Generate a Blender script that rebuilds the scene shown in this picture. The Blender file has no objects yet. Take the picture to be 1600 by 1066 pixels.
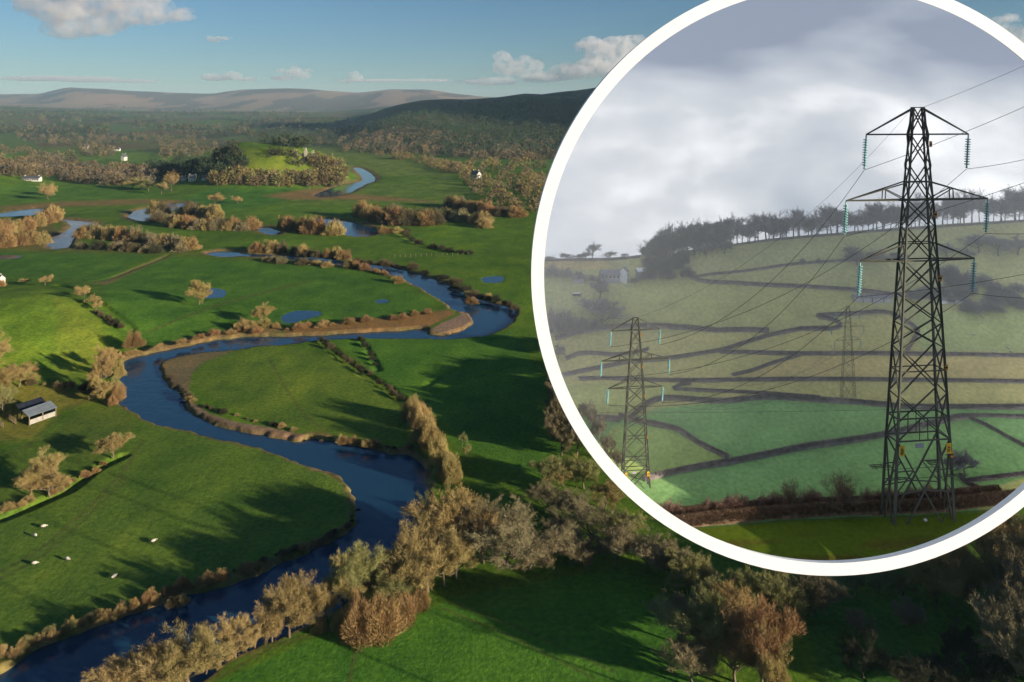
import bpy, bmesh, math, random
import numpy as np
from mathutils import Vector, Matrix, Euler

# ------------------------------------------------------------------ camera, world, sun, exposure
SC = bpy.context.scene
COL = SC.collection
H, F, YH, CX = 80.0, 1200.0, 170.0, 800.0          # drone height, focal length in px (1600 wide), horizon row, centre column
cam = bpy.data.cameras.new('camera')
cam.lens = F / 1600 * 36
cam.sensor_width = 36
cam.shift_y = -(533 - YH) / 1600                     # level camera with a falling front, so upright things stay upright
cam.clip_start, cam.clip_end = 1, 40000
co = bpy.data.objects.new('camera', cam); COL.objects.link(co)
co.location = (0, 0, H); co.rotation_euler = (math.radians(90), 0, 0)
SC.camera = co

SUN_EL, SUN_AZ = math.radians(11.8), math.atan2(-0.47, 0.88)     # direction towards the sun: (+.88, -.47)
W = bpy.data.worlds.new('World'); SC.world = W; W.use_nodes = True
nt = W.node_tree
sky = nt.nodes.new('ShaderNodeTexSky'); sky.sky_type = 'NISHITA'; sky.sun_disc = False
sky.sun_elevation = SUN_EL
sky.sun_rotation = math.pi / 2 - SUN_AZ
sky.altitude = 100; sky.air_density = 1.0; sky.dust_density = 0.0; sky.ozone_density = 4.5
bgn = nt.nodes['Background']; bgn.inputs[1].default_value = 0.05
nt.links.new(sky.outputs[0], bgn.inputs[0])

sun = bpy.data.lights.new('sun', 'SUN'); sun.energy = 5.0; sun.angle = math.radians(0.5); sun.color = (1.0, 0.86, 0.66)
so = bpy.data.objects.new('sun', sun); COL.objects.link(so)
sd = Vector((math.cos(SUN_AZ) * math.cos(SUN_EL), math.sin(SUN_AZ) * math.cos(SUN_EL), math.sin(SUN_EL)))
so.rotation_euler = sd.to_track_quat('Z', 'Y').to_euler(); so.location = (0, -50, 200)

vs = SC.view_settings
vs.view_transform = 'Standard'; vs.look = 'None'; vs.gamma = 1; vs.use_curve_mapping = False
vs.exposure = 0.88
SC.render.engine = 'CYCLES'
SC.cycles.use_denoising = True
SC.cycles.max_bounces = 8
SC.cycles.volume_bounces = 4
SC.cycles.transparent_max_bounces = 16
SC.cycles.caustics_reflective = False

random.seed(5)
RNG = np.random.default_rng(7)

# ------------------------------------------------------------------ helpers
def tag(o, label=None, cat=None, group=None, kind=None):
    if label: o['label'] = label
    if cat: o['category'] = cat
    if group: o['group'] = group
    if kind: o['kind'] = kind
    return o

def mesh_np(name, v, f, mat=None, smooth=False):
    """v (n,3) array, f: (m,3) or (m,4) int array or list of faces."""
    me = bpy.data.meshes.new(name)
    if isinstance(f, np.ndarray):
        v = np.ascontiguousarray(v, dtype=np.float32); k = f.shape[1]
        me.vertices.add(len(v)); me.vertices.foreach_set('co', v.ravel())
        me.loops.add(f.size); me.loops.foreach_set('vertex_index', f.astype(np.int32).ravel())
        me.polygons.add(len(f)); me.polygons.foreach_set('loop_start', np.arange(0, f.size, k, dtype=np.int32))
        me.update(calc_edges=True)
    else:
        me.from_pydata([tuple(p) for p in v], [], [tuple(p) for p in f]); me.update()
    if mat: me.materials.append(mat)
    if smooth: me.polygons.foreach_set('use_smooth', np.ones(len(me.polygons), dtype=bool))
    return me

def link(name, data, parent=None, loc=None):
    o = bpy.data.objects.new(name, data); COL.objects.link(o)
    if parent: o.parent = parent
    if loc is not None: o.location = loc
    return o

def empty(name, loc, rz=0, sc=1):
    o = bpy.data.objects.new(name, None); COL.objects.link(o)
    o.location = loc; o.rotation_euler = (0, 0, rz); o.scale = (sc,) * 3 if np.isscalar(sc) else sc
    o.empty_display_size = 0.5
    return o

class MB:
    """small mesh builder: boxes, beams, quads"""
    def __init__(s): s.v = []; s.f = []
    def box(s, x0, x1, y0, y1, z0, z1):
        b = len(s.v)
        s.v += [(x0,y0,z0),(x1,y0,z0),(x1,y1,z0),(x0,y1,z0),(x0,y0,z1),(x1,y0,z1),(x1,y1,z1),(x0,y1,z1)]
        s.f += [tuple(b+i for i in q) for q in ((0,3,2,1),(4,5,6,7),(0,1,5,4),(1,2,6,5),(2,3,7,6),(3,0,4,7))]
        return s
    def poly(s, pts):
        b = len(s.v); s.v += [tuple(p) for p in pts]; s.f.append(tuple(range(b, b+len(pts)))); return s
    def prism(s, prof, x0, x1):
        """profile in (y,z) extruded along x"""
        b = len(s.v); n = len(prof)
        s.v += [(x0, y, z) for y, z in prof] + [(x1, y, z) for y, z in prof]
        for i in range(n):
            j = (i+1) % n; s.f.append((b+i, b+j, b+n+j, b+n+i))
        s.f.append(tuple(b+i for i in range(n))[::-1]); s.f.append(tuple(b+n+i for i in range(n)))
        return s
    def build(s, name, mat, parent=None, loc=None):
        return link(name, mesh_np(name, s.v, s.f, mat), parent, loc)

def tubes(segs, k=4):
    """segs: list of (p0,p1,r0,r1) -> v,f arrays"""
    S = np.array([[*a, *b, r, q] for a, b, r, q in segs], dtype=float)
    p0, p1, r0, r1 = S[:, 0:3], S[:, 3:6], S[:, 6], S[:, 7]
    d = p1 - p0; d /= np.linalg.norm(d, axis=1)[:, None] + 1e-9
    a = np.where(np.abs(d[:, 2:3]) < .9, np.array([[0, 0, 1.]]), np.array([[1., 0, 0]]))
    u = np.cross(d, a); u /= np.linalg.norm(u, axis=1)[:, None]; w = np.cross(d, u)
    ang = np.arange(k) * 2 * math.pi / k
    ring = np.cos(ang)[None, :, None] * u[:, None] + np.sin(ang)[None, :, None] * w[:, None]
    A = p0[:, None] + ring * r0[:, None, None]; B = p1[:, None] + ring * r1[:, None, None]
    v = np.concatenate([A, B], axis=1).reshape(-1, 3)
    n = len(S); base = (np.arange(n) * 2 * k)[:, None]
    i = np.arange(k)[None]; j = (i + 1) % k
    f = np.stack([base + i, base + j, base + k + j, base + k + i], axis=-1).reshape(-1, 4)
    return v, f

# ------------------------------------------------------------------ materials
def mat(name, c1, c2=None, scale=3.0, rough=0.85, spec=0.2, var=0.0, detail=4, bump=0.0, bscale=None, metal=0, hv=0.0, stretch=None, emit=None):
    m = bpy.data.materials.new(name); m.use_nodes = True
    N, L = m.node_tree.nodes, m.node_tree.links
    b = N['Principled BSDF']; b.inputs['Roughness'].default_value = rough
    b.inputs['Specular IOR Level'].default_value = spec; b.inputs['Metallic'].default_value = metal
    c2 = c2 or c1
    tc = N.new('ShaderNodeTexCoord')
    src = tc.outputs['Object']
    if stretch:
        mp = N.new('ShaderNodeMapping'); mp.inputs['Scale'].default_value = stretch
        L.new(src, mp.inputs[0]); src = mp.outputs[0]
    no = N.new('ShaderNodeTexNoise'); no.inputs['Scale'].default_value = scale; no.inputs['Detail'].default_value = detail
    L.new(src, no.inputs['Vector'])
    rp = N.new('ShaderNodeValToRGB'); rp.color_ramp.elements[0].position = .32; rp.color_ramp.elements[1].position = .68
    rp.color_ramp.elements[0].color = (*c1, 1); rp.color_ramp.elements[1].color = (*c2, 1)
    L.new(no.outputs['Fac'], rp.inputs[0]); out = rp.outputs[0]
    if var or hv:
        oi = N.new('ShaderNodeObjectInfo'); hs = N.new('ShaderNodeHueSaturation')
        mr = N.new('ShaderNodeMapRange'); mr.inputs[3].default_value = 1 - var; mr.inputs[4].default_value = 1 + var
        L.new(oi.outputs['Random'], mr.inputs[0]); L.new(mr.outputs[0], hs.inputs['Value'])
        wn = N.new('ShaderNodeTexWhiteNoise'); wn.noise_dimensions = '1D'; L.new(oi.outputs['Random'], wn.inputs['W'])
        m2 = N.new('ShaderNodeMapRange'); m2.inputs[3].default_value = .5 - hv; m2.inputs[4].default_value = .5 + hv
        L.new(wn.outputs['Value'], m2.inputs[0]); L.new(m2.outputs[0], hs.inputs['Hue'])
        L.new(out, hs.inputs['Color']); out = hs.outputs[0]
    L.new(out, b.inputs['Base Color'])
    if bump:
        n2 = N.new('ShaderNodeTexNoise'); n2.inputs['Scale'].default_value = bscale or scale * 4; n2.inputs['Detail'].default_value = 6
        L.new(src, n2.inputs['Vector'])
        bp = N.new('ShaderNodeBump'); bp.inputs['Strength'].default_value = bump; bp.inputs['Distance'].default_value = .2
        L.new(n2.outputs['Fac'], bp.inputs['Height']); L.new(bp.outputs[0], b.inputs['Normal'])
    return m

M = {}
M['bark'] = mat('bark', (.10,.075,.05), (.19,.15,.10), 8, var=.2)
M['tan'] = mat('twigs_tan', (.27,.20,.075), (.43,.33,.135), 1.5, var=.2, hv=.012)
M['gold'] = mat('twigs_gold', (.27,.20,.07), (.40,.30,.12), 1.5, var=.2, hv=.012)
M['olive'] = mat('twigs_olive', (.16,.16,.055), (.28,.27,.10), 1.5, var=.2, hv=.015)
M['rust'] = mat('twigs_rust', (.225,.135,.055), (.34,.22,.095), 1.5, var=.2, hv=.012)
M['grey'] = mat('twigs_grey', (.17,.14,.075), (.28,.24,.13), 1.5, var=.2, hv=.01)
M['ever'] = mat('evergreen', (.020,.036,.018), (.045,.065,.03), 1.5, var=.25)
M['wtan'] = mat('wood_tan', (.13,.095,.05), (.22,.165,.085), .02, var=.1)
M['wgrey'] = mat('wood_grey', (.085,.07,.05), (.15,.125,.085), .02, var=.1)
M['wgold'] = mat('wood_gold', (.17,.125,.045), (.26,.20,.075), .02, var=.1)
M['hedge'] = mat('hedge_brown', (.08,.065,.035), (.16,.13,.065), .6, var=.2)
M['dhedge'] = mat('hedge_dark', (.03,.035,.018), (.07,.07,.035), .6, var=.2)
M['reed'] = mat('reeds', (.30,.20,.08), (.46,.33,.15), .5, var=.1)
M['wool'] = mat('wool', (.50,.46,.38), (.62,.57,.48), 6)
M['darkface'] = mat('sheep_face', (.05,.045,.04))
M['white'] = mat('white_wall', (.50,.48,.43), (.62,.60,.55), 1.0)
M['slate'] = mat('slate_roof', (.06,.065,.075), (.11,.115,.125), 3.0, rough=.6)
M['steelroof'] = mat('sheet_roof', (.11,.13,.15), (.18,.21,.235), .8, rough=.5, spec=.4, stretch=(1, .2, 1))
M['darkroof'] = mat('dark_sheet_roof', (.015,.018,.028), (.03,.035,.05), 1.0, rough=.5)
M['stone'] = mat('castle_stone', (.30,.27,.21), (.45,.41,.33), .6)
M['concrete'] = mat('concrete', (.26,.25,.22), (.36,.34,.30), 1.5)
M['wood'] = mat('weathered_wood', (.12,.09,.06), (.22,.17,.11), 3)
M['pane'] = mat('window_glass', (.02,.025,.03), rough=.15, spec=.6)
M['ringwhite'] = mat('white_paint', (.85,.88,.93), (.87,.9,.95), .4, rough=.6)
M['steel'] = mat('pylon_steel', (.035,.038,.028), (.075,.075,.056), 2.5, rough=.6, spec=.3)
M['cable'] = mat('cable', (.035,.038,.04), rough=.5)
M['glassins'] = mat('insulator_glass', (.09,.25,.26), (.18,.38,.38), 8, rough=.25, spec=.6)
M['yellow'] = mat('sign_yellow', (.55,.34,.02), (.6,.38,.03), 3)
M['orange'] = mat('plate_orange', (.45,.20,.02))
M['black'] = mat('sign_black', (.02,.02,.02))
M['plate'] = mat('number_plate', (.26,.26,.27), (.34,.34,.35), 4)
# hillside set, colours paled for haze and to offset dim light
M['mtwig'] = mat('hill_tree_twigs', (.19,.18,.19), (.29,.28,.275), 2, var=.15)
M['mbark'] = mat('hill_tree_bark', (.11,.105,.105), (.17,.16,.15), 6)
M['mhedge'] = mat('hill_hedge', (.17,.145,.14), (.29,.25,.23), 2.2, var=.12)
M['mhedge2'] = mat('near_hedge', (.12,.075,.045), (.27,.18,.11), 3.5, var=.1)
M['mscrub'] = mat('red_scrub', (.20,.115,.085), (.32,.20,.15), 1.5, var=.15)
M['mever'] = mat('hill_conifer', (.09,.105,.105), (.15,.165,.155), 1.5)

# ------------------------------------------------------------------ terrain of the valley
def sstep(a, b, x):
    t = np.clip((x - a) / (b - a), 0, 1); return t * t * (3 - 2 * t)

def vnoise(x, y, seed=0):
    """cheap smooth value noise"""
    xi, yi = np.floor(x), np.floor(y); fx, fy = x - xi, y - yi
    fx, fy = fx * fx * (3 - 2 * fx), fy * fy * (3 - 2 * fy)
    def h(a, b):
        s = np.sin(a * 127.1 + b * 311.7 + seed * 74.7) * 43758.5453
        return s - np.floor(s)
    return (h(xi, yi) * (1 - fx) + h(xi + 1, yi) * fx) * (1 - fy) + (h(xi, yi + 1) * (1 - fx) + h(xi + 1, yi + 1) * fx) * fy

def terrain(X, Y):
    X = np.asarray(X, float); Y = np.asarray(Y, float)
    px = CX + F * X / np.maximum(Y, 20)
    z = .5 * (vnoise(X / 60, Y / 60, 1) - .5) * sstep(120, 260, Y)
    z = z + 10.5 * np.exp(-(((X + 190) / 48) ** 2 + ((Y - 268) / 62) ** 2))                # left green knoll
    z = z + 62 * sstep(120, -260, px) * sstep(640, 900, Y) * (1 - sstep(1000, 1500, Y))      # hill at the left edge
    e = ((X + 262) / 78) ** 2 + ((Y - 860) / 80) ** 2
    z = z + 38 * np.exp(-e ** 1.5)                                                           # castle hill
    z = z + 20 * np.exp(-(((X + 330) / 42) ** 2 + ((Y - 905) / 60) ** 2))                    # wooded knoll beside it
    A = np.interp(px, [540, 600, 660, 720, 780, 820, 900, 1100, 1800], [0, 58, 84, 93, 108, 122, 126, 190, 340])  # far end raised behind the ring, also to shade the ridge
    z = z + 335 * np.exp(-(((X - 800) / 240) ** 2 + ((Y - 1950) / 700) ** 2))          # unseen hill, put in to shade the ridge
    rn = vnoise(X / 260, Y / 260, 5) - .5
    z = z + (A + 34 * rn * sstep(540, 640, px)) * sstep(1330, 2700, Y) * (1 - .7 * sstep(2900, 4500, Y))
    z = z + sstep(1500, 6200, Y) * (60 + 36 * (vnoise(X / 900, Y / 700, 2) - .5)) * (1 - sstep(600, 760, px) * .3)
    z = z + sstep(2600, 4200, Y) * sstep(330, -200, px) * 55
    M_ = np.interp(px, [-300, 0, 60, 98, 112, 165, 200, 260, 335, 380, 450, 520, 560, 610, 660, 720, 800, 1000],
                   [200, 205, 225, 300, 318, 312, 285, 268, 255, 300, 318, 300, 282, 300, 292, 230, 190, 190])
    z = z + sstep(6500, 9800, Y) * (M_ - 55 + 16 * (vnoise(X / 300, Y / 900, 9) - .5))
    return z

YS = np.geomspace(95, 11500, 1400)
def hit(px, py):
    """where the ground is seen at a photo pixel -> world points (n,3)"""
    px = np.atleast_1d(np.asarray(px, float)); py = np.atleast_1d(np.asarray(py, float))
    out = np.zeros((len(px), 3))
    for s in range(0, len(px), 400):
        a, b = px[s:s+400], py[s:s+400]
        X = (a[:, None] - CX) / F * YS[None]; Z = H - (b[:, None] - YH) / F * YS[None]
        T = terrain(X, np.broadcast_to(YS[None], X.shape))
        below = Z < T
        i = np.where(below.any(1), below.argmax(1), len(YS) - 1); i = np.maximum(i, 1)
        r = np.arange(len(a))
        d0 = Z[r, i-1] - T[r, i-1]; d1 = Z[r, i] - T[r, i]
        t = np.clip(d0 / (d0 - d1 + 1e-9), 0, 1)
        y = YS[i-1] + (YS[i] - YS[i-1]) * t; x = (a - CX) / F * y
        out[s:s+400] = np.stack([x, y, terrain(x, y)], 1)
    return out
def P(px, py):
    return hit([px], [py])[0]
def G0(pts):
    """photo pixels on the flat valley floor -> (X,Y)"""
    p = np.asarray(pts, float); y = H * F / (p[:, 1] - YH); return np.stack([(p[:, 0] - CX) / F * y, y], 1)

def smooth_poly(pts, n=4, closed=True):
    p = np.asarray(pts, float); m = len(p); out = []
    for i in range(m if closed else m - 1):
        if closed: a, b, c, d = p[(i-1) % m], p[i], p[(i+1) % m], p[(i+2) % m]
        else: a, b, c, d = p[max(i-1, 0)], p[i], p[i+1], p[min(i+2, m-1)]
        for k in range(n):
            t = k / n
            out.append(.5 * ((2*b) + (c-a)*t + (2*a-5*b+4*c-d)*t*t + (3*b-a-3*c+d)*t**3))
    if not closed: out.append(p[-1])
    return np.array(out)

def sdist(X, Y, poly):
    """signed distance to polygon, negative inside"""
    d2 = np.full(X.shape, 1e18); ins = np.zeros(X.shape, bool)
    n = len(poly)
    for i in range(n):
        a, b = poly[i], poly[(i+1) % n]
        ex, ey = b - a; wx, wy = X - a[0], Y - a[1]
        t = np.clip((wx*ex + wy*ey) / (ex*ex + ey*ey + 1e-12), 0, 1)
        d2 = np.minimum(d2, (wx - ex*t)**2 + (wy - ey*t)**2)
        c = ((a[1] <= Y) & (b[1] > Y)) | ((b[1] <= Y) & (a[1] > Y))
        if abs(ey) > 1e-12:
            ins ^= c & (X < a[0] + (Y - a[1]) / ey * ex)
    return np.where(ins, -1, 1) * np.sqrt(d2)
def ldist(X, Y, line):
    d2 = np.full(X.shape, 1e18)
    for a, b in zip(line[:-1], line[1:]):
        ex, ey = b - a; wx, wy = X - a[0], Y - a[1]
        t = np.clip((wx*ex + wy*ey) / (ex*ex + ey*ey + 1e-12), 0, 1)
        d2 = np.minimum(d2, (wx - ex*t)**2 + (wy - ey*t)**2)
    return np.sqrt(d2)

RIVER = [(-220,1160),(-100,1090),(0,1039),(28,1024),(60,1004),(110,987),(166,967),(225,946),(259,935),(298,921),(352,906),(400,889),(442,869),(484,856),
 (521,836),(546,825),(560,809),(561,792),(556,772),(549,755),(535,743),(507,732),(480,722),(451,712),(388,694),(338,684),(281,667),(245,658),(222,647),
 (188,626),(184,612),(193,600),(188,585),(188,567),(203,556),(239,548),(281,539),(332,528),(400,522),(445,522),(498,521),(550,517),(608,514),(660,511),
 (672,518),(698,520),(732,508),(739,498),(732,487),(712,484),(703,479),(692,469),(670,455),(645,443),(618,430),(580,420),(540,414),(480,407),(430,402),(383,399),(352,400),(321,394),
 (352,390),(390,394),(440,396),(500,400),(560,408),(600,413),(633,420),(684,435),(724,452),(766,468),(794,474),(808,486),(801,498),(785,513),(752,524),(695,528),(611,527),(512,529),(442,537),
 (400,540),(366,545),(310,550),(267,559),(249,571),(262,591),(281,611),(294,623),(299,637),(324,653),(366,666),(411,675),(442,681),(467,684),(489,679),(527,684),
 (569,694),(612,705),(637,704),(653,717),(664,737),(665,762),(664,790),(655,825),(635,862),(600,897),(555,930),(500,957),(440,987),(380,1019),(320,1056),(270,1100),(220,1160)]
PONDS_DEEP = [
 [(201,338),(211,328),(234,323),(270,316),(301,318),(281,326),(250,330),(240,334),(236,343),(218,344)],
 [(-60,334),(3,331),(28,327),(68,324),(58,334),(17,337),(-40,340)],
 [(74,386),(82,369),(104,359),(110,349),(96,341),(118,343),(147,346),(141,357),(121,367),(112,375),(104,386)],
 [(490,304),(534,287),(562,283),(565,275),(552,262),(564,262),(582,272),(586,281),(569,288),(544,301),(512,307)],
 [(404,353),(420,354),(440,362),(425,366),(405,360)],
 [(486,343),(510,340),(545,345),(575,352),(592,362),(575,368),(545,367),(530,358),(505,349)],
]
PUDDLES = [
 [(317,463),(329,456),(347,459),(344,467),(326,470),(318,475)],
 [(441,495),(455,488),(470,486),(494,487),(500,493),(467,501),(445,502)],
 [(751,434),(770,431),(786,432),(783,440),(757,441)],
 [(-20,402),(8,399),(35,400),(20,404),(-20,405)],
 [(585,470),(600,468),(606,472),(592,474)],
]
DITCHES = [([(-30,822),(20,803),(50,789),(75,779),(105,765),(130,748),(152,733),(172,722),(192,712)], 1.3, .9),
 ([(500,533),(525,552),(560,578),(595,600),(625,622)], 1.6, .7),
 ([(560,527),(575,548),(590,577)], 1.2, .5),
 ([(630,365),(640,375),(665,386),(700,394)], 2.2, .8),
 ([(660,605),(700,583),(735,562)], .9, .35), ([(680,612),(740,592),(800,573),(840,568)], .9, .35),
 ([(90,455),(120,470),(150,492),(175,507),(205,524)], 1.5, .8),
 ([(140,446),(168,440),(205,423),(240,409),(262,399)], 1.0, .6)]

cols = np.concatenate([np.arange(-320, -20, 12), np.arange(-20, 1000, 2.2), np.arange(1000, 1620, 5), np.arange(1620, 1960, 20)])
rows_py = np.arange(1180, 196, -1.5)
rowY = np.concatenate([H * F / (rows_py - YH), np.geomspace(H * F / (196 - YH) * 1.012, 12500, 64)])
GX = (cols[None] - CX) / F * rowY[:, None]; GY = np.broadcast_to(rowY[:, None], GX.shape).copy()
GZ = terrain(GX, GY)
dY = np.maximum(1.0, .75 * 1.5 * GY ** 2 / (H * F)); dY = np.minimum(dY, 9)
DR = np.full(GX.shape, 1e6)
def carve(poly, depth, wmul=1.0, line=False, hw=0, nz=.5, flat=False):
    global GZ, DR
    g = G0(poly)
    pad = 25
    m = (GX > g[:, 0].min() - pad) & (GX < g[:, 0].max() + pad) & (GY > g[:, 1].min() - pad) & (GY < g[:, 1].max() + pad)
    x, y = GX[m], GY[m]
    d = (ldist(x, y, g) - hw) if line else sdist(x, y, g)
    d = d + nz * ((vnoise(x / 5, y / 5, 71) - .5) * 1.6 + (vnoise(x / 1.7, y / 1.7, 72) - .5) * .9)
    if flat: GZ[m] *= sstep(0, 30, d)
    w = dY[m] * wmul
    GZ[m] -= depth * (1 - sstep(-w, w, d))
    return m, d
riv = smooth_poly(RIVER, 4)
for poly in [riv] + [smooth_poly(p, 3) for p in PONDS_DEEP]:
    m, d = carve(poly, 1.9, nz=1.0, flat=True); DR[m] = np.minimum(DR[m], d)
for p in PUDDLES: carve(smooth_poly(p, 3), .3, 1.0)
for line, hw, dep in DITCHES: carve(smooth_poly(line, 3, False), dep, .8, True, hw)

# land cover colours per vertex (grass, earth, moor, stubble)
PXg = CX + F * GX / GY; PYg = YH + F * (H - GZ) / GY
C = np.zeros(GX.shape + (3,)); C[:] = (.095, .155, .022)
def inpoly(pts):
    p = np.asarray(pts, float); return sdist(PXg, PYg, p) 
def paint(pts, col, soft=4, amt=1.0):
    bb = np.asarray(pts); 
    m = (PXg > bb[:,0].min()-20) & (PXg < bb[:,0].max()+20) & (PYg > bb[:,1].min()-20) & (PYg < bb[:,1].max()+20)
    d = sdist(PXg[m], PYg[m], bb.astype(float)); a = ((1 - sstep(-soft, soft, d)) * amt)[:, None]
    C[m] = C[m] * (1 - a) + np.array(col) * a
big = vnoise(GX / 45, GY / 45, 11); C *= (.85 + .3 * big)[..., None]
# far country: patchwork (before the valley fields)
far = sstep(1100, 1500, GY)[..., None]
patch = vnoise(np.floor(GX / 130 + 1.3 * vnoise(GX/300, GY/300, 3)), np.floor(GY / 210 + 1.7 * vnoise(GX/260, GY/260, 4)), 21)[..., None]
p1, p2, p3 = np.array((.09,.15,.04)), np.array((.13,.115,.06)), np.array((.06,.075,.035))
pc = np.where(patch < .42, p1, np.where(patch < .75, p2, p3))
C = C * (1 - far) + pc * far
moor = sstep(5200, 7800, GY)[..., None]
mq = vnoise(GX / 420, GY / 700, 31) * .6 + vnoise(GX / 150, GY / 500, 32) * .4
mc = np.where((mq > .5)[..., None], np.array((.25, .165, .105)), np.array((.125, .09, .06))) * (.7 + .6 * mq)[..., None]
C = C * (1 - moor) + mc * moor
paint([(-60,445),(60,445),(110,462),(160,500),(205,540),(190,560),(150,590),(60,592),(-60,590)], (.155,.215,.030), 5)  # knoll grass lightened in colour to stand in for its sunlit slope
paint([(90,470),(150,495),(175,540),(150,590),(90,585)], (.235,.235,.042), 18, .7)
paint([(-60,595),(60,598),(150,603),(185,612),(160,628),(100,640),(50,690),(-60,700)], (0.189,0.195,0.037), 8)
paint([(60,690),(120,645),(185,622),(222,650),(190,705),(140,730)], (0.122,0.152,0.034), 10)
paint([(-60,720),(40,690),(140,720),(170,716),(120,755),(60,782),(-60,830)], (0.104,0.146,0.030), 8)
paint([(-100,835),(70,782),(180,720),(230,655),(380,695),(540,745),(560,800),(470,855),(260,930),(0,1030),(-150,1100)], (0.105,0.156,0.032), 4)
paint([(300,600),(330,555),(440,540),(560,560),(640,630),(650,700),(560,690),(400,660)], (0.120,0.165,0.032), 8)
paint([(520,530),(800,520),(880,640),(880,760),(720,700),(640,630)], (0.083,0.165,0.027), 6)
paint([(150,440),(260,400),(560,420),(680,470),(640,500),(420,510),(230,540),(190,500)], (0.076,0.152,0.027), 5)
paint([(-50,392),(250,394),(140,440),(0,430)], (0.073,0.144,0.029), 4)
paint([(330,1070),(520,985),(600,1000),(700,935),(1000,880),(1100,1066),(1100,1160),(250,1160)], (0.071,0.165,0.027), 4)
paint([(1240,930),(1600,930),(1600,1100),(1300,1100)], (0.067,0.146,0.030), 10)
paint([(490,232),(600,230),(720,255),(700,275),(560,275)], (0.146,0.177,0.043), 4)
paint([(560,290),(700,276),(740,300),(700,320),(440,320)], (0.122,0.171,0.037), 4)
paint([(380,232),(470,234),(520,262),(420,280),(370,262)], (0.159,0.183,0.030), 6)
rip = (vnoise((GX + .35 * GY) / 1.6, (GY - .35 * GX) / 9, 81) - .5) * np.exp(-(((GX + 178) / 30) ** 2 + ((GY - 262) / 40) ** 2))
C *= (1 + .5 * rip)[..., None]
paint([(138,442),(165,438),(205,420),(240,406),(262,398),(266,402),(240,412),(205,428),(165,446)], (.17,.16,.06), 2)
for pl, cc in (([(60,232),(125,228),(180,236),(260,240),(330,256),(250,262),(190,252),(120,250)], (.13,.19,.04)), ([(-40,215),(20,208),(60,228),(90,250),(30,262),(-40,262)], (.10,.17,.04)),
    ([(200,222),(260,216),(330,220),(320,228),(240,232)], (.13,.15,.05)), ([(720,246),(800,246),(860,252),(860,264),(760,262)], (.09,.16,.035)), ([(370,214),(430,212),(500,216),(470,224),(400,226)], (.11,.15,.05)),
    ([(545,198),(585,202),(580,212),(548,210)], (.10,.17,.04)), ([(0,288),(240,292),(260,306),(120,318),(-40,312)], (.085,.16,.028)), ([(330,294),(520,292),(430,318),(330,332),(280,312)], (.07,.155,.03))):
    paint(pl, cc, 3)
# gravel bars and earth
paint([(290,622),(303,630),(330,648),(370,660),(420,668),(480,681),(467,690),(411,681),(366,671),(318,655)], (0.260,0.190,0.140), 2)
paint([(252,568),(275,552),(330,545),(372,545),(345,556),(318,566),(300,584),(296,606),(300,628),(284,618),(262,592)], (0.190,0.150,0.090), 5, .85)
paint([(668,518),(700,522),(735,510),(742,497),(736,484),(715,482),(720,492),(690,505)], (0.300,0.210,0.150), 2)
paint([(445,523),(448,514),(500,507),(560,499),(620,495),(700,484),(712,490),(668,511),(600,516),(500,523)], (0.260,0.160,0.060), 3)
paint([(186,560),(240,541),(330,518),(440,510),(448,518),(400,524),(330,531),(240,551),(200,558)], (0.300,0.200,0.090), 2, .8)
paint([(-60,330),(30,320),(100,315),(190,312),(260,312),(300,316),(200,320),(80,324)], (0.240,0.160,0.070), 3, .8)
paint([(410,306),(470,297),(540,290),(545,303),(600,307),(690,316),(560,312),(450,312)], (0.270,0.170,0.075), 3, .8)
paint([(-100,345),(80,340),(100,380),(300,395),(420,408),(600,418),(640,430),(600,425),(400,400),(250,398),(-100,390)], (0.140,0.120,0.050), 5, .7)
grassy = ((C[..., 1] > C[..., 0] * 1.05) & (GY < 1500))[..., None]
C = np.where(grassy, C * np.array((.92, 1.15, .82)), C)
mott = vnoise(GX / 9, GY / 14, 91) * .6 + vnoise(GX / 3.1, GY / 4, 92) * .4
C = np.where(grassy, C * (.72 + .56 * mott)[..., None] * np.stack([1 + .25 * (mott - .5), np.ones_like(mott), 1 - .2 * (mott - .5)], -1), C)
def track(line, wpx, col, amt=.5):
    g = smooth_poly(line, 6, False); bb = g
    m = (PXg > bb[:,0].min()-10) & (PXg < bb[:,0].max()+10) & (PYg > bb[:,1].min()-10) & (PYg < bb[:,1].max()+10)
    d = ldist(PXg[m], PYg[m], g); a_ = ((1 - sstep(wpx * .3, wpx, d)) * amt)[:, None]
    C[m] = C[m] * (1 - a_) + np.array(col) * a_
for ln, wp_ in (([(-20,905),(60,860),(130,800),(190,740),(222,690)], 4), ([(-20,915),(66,868),(138,806),(198,745)], 3), ([(100,640),(130,628),(165,616)], 5), ([(40,700),(70,672),(95,648)], 4),
                ([(330,1066),(430,1010),(520,985)], 4), ([(560,1000),(545,1066)], 6), ([(700,940),(820,985),(960,1050)], 3), ([(690,950),(800,996),(930,1060)], 3), ([(230,520),(330,480),(480,440)], 3), ([(540,700),(470,640),(420,560)], 3)):
    track(ln, wp_, (.10,.11,.035), .55)
# banks
bw = np.minimum(dY * 1.1, 4)
a = ((1 - sstep(bw * .9, bw * 2.0, DR)) * (.55 + .45 * vnoise(GX / 5, GY / 5, 41)))[..., None]
bc = np.array((.185, .13, .07)) * (.6 + .8 * vnoise(GX / 2.3, GY / 2.3, 42))[..., None]
C = C * (1 - a) + bc * a

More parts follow.
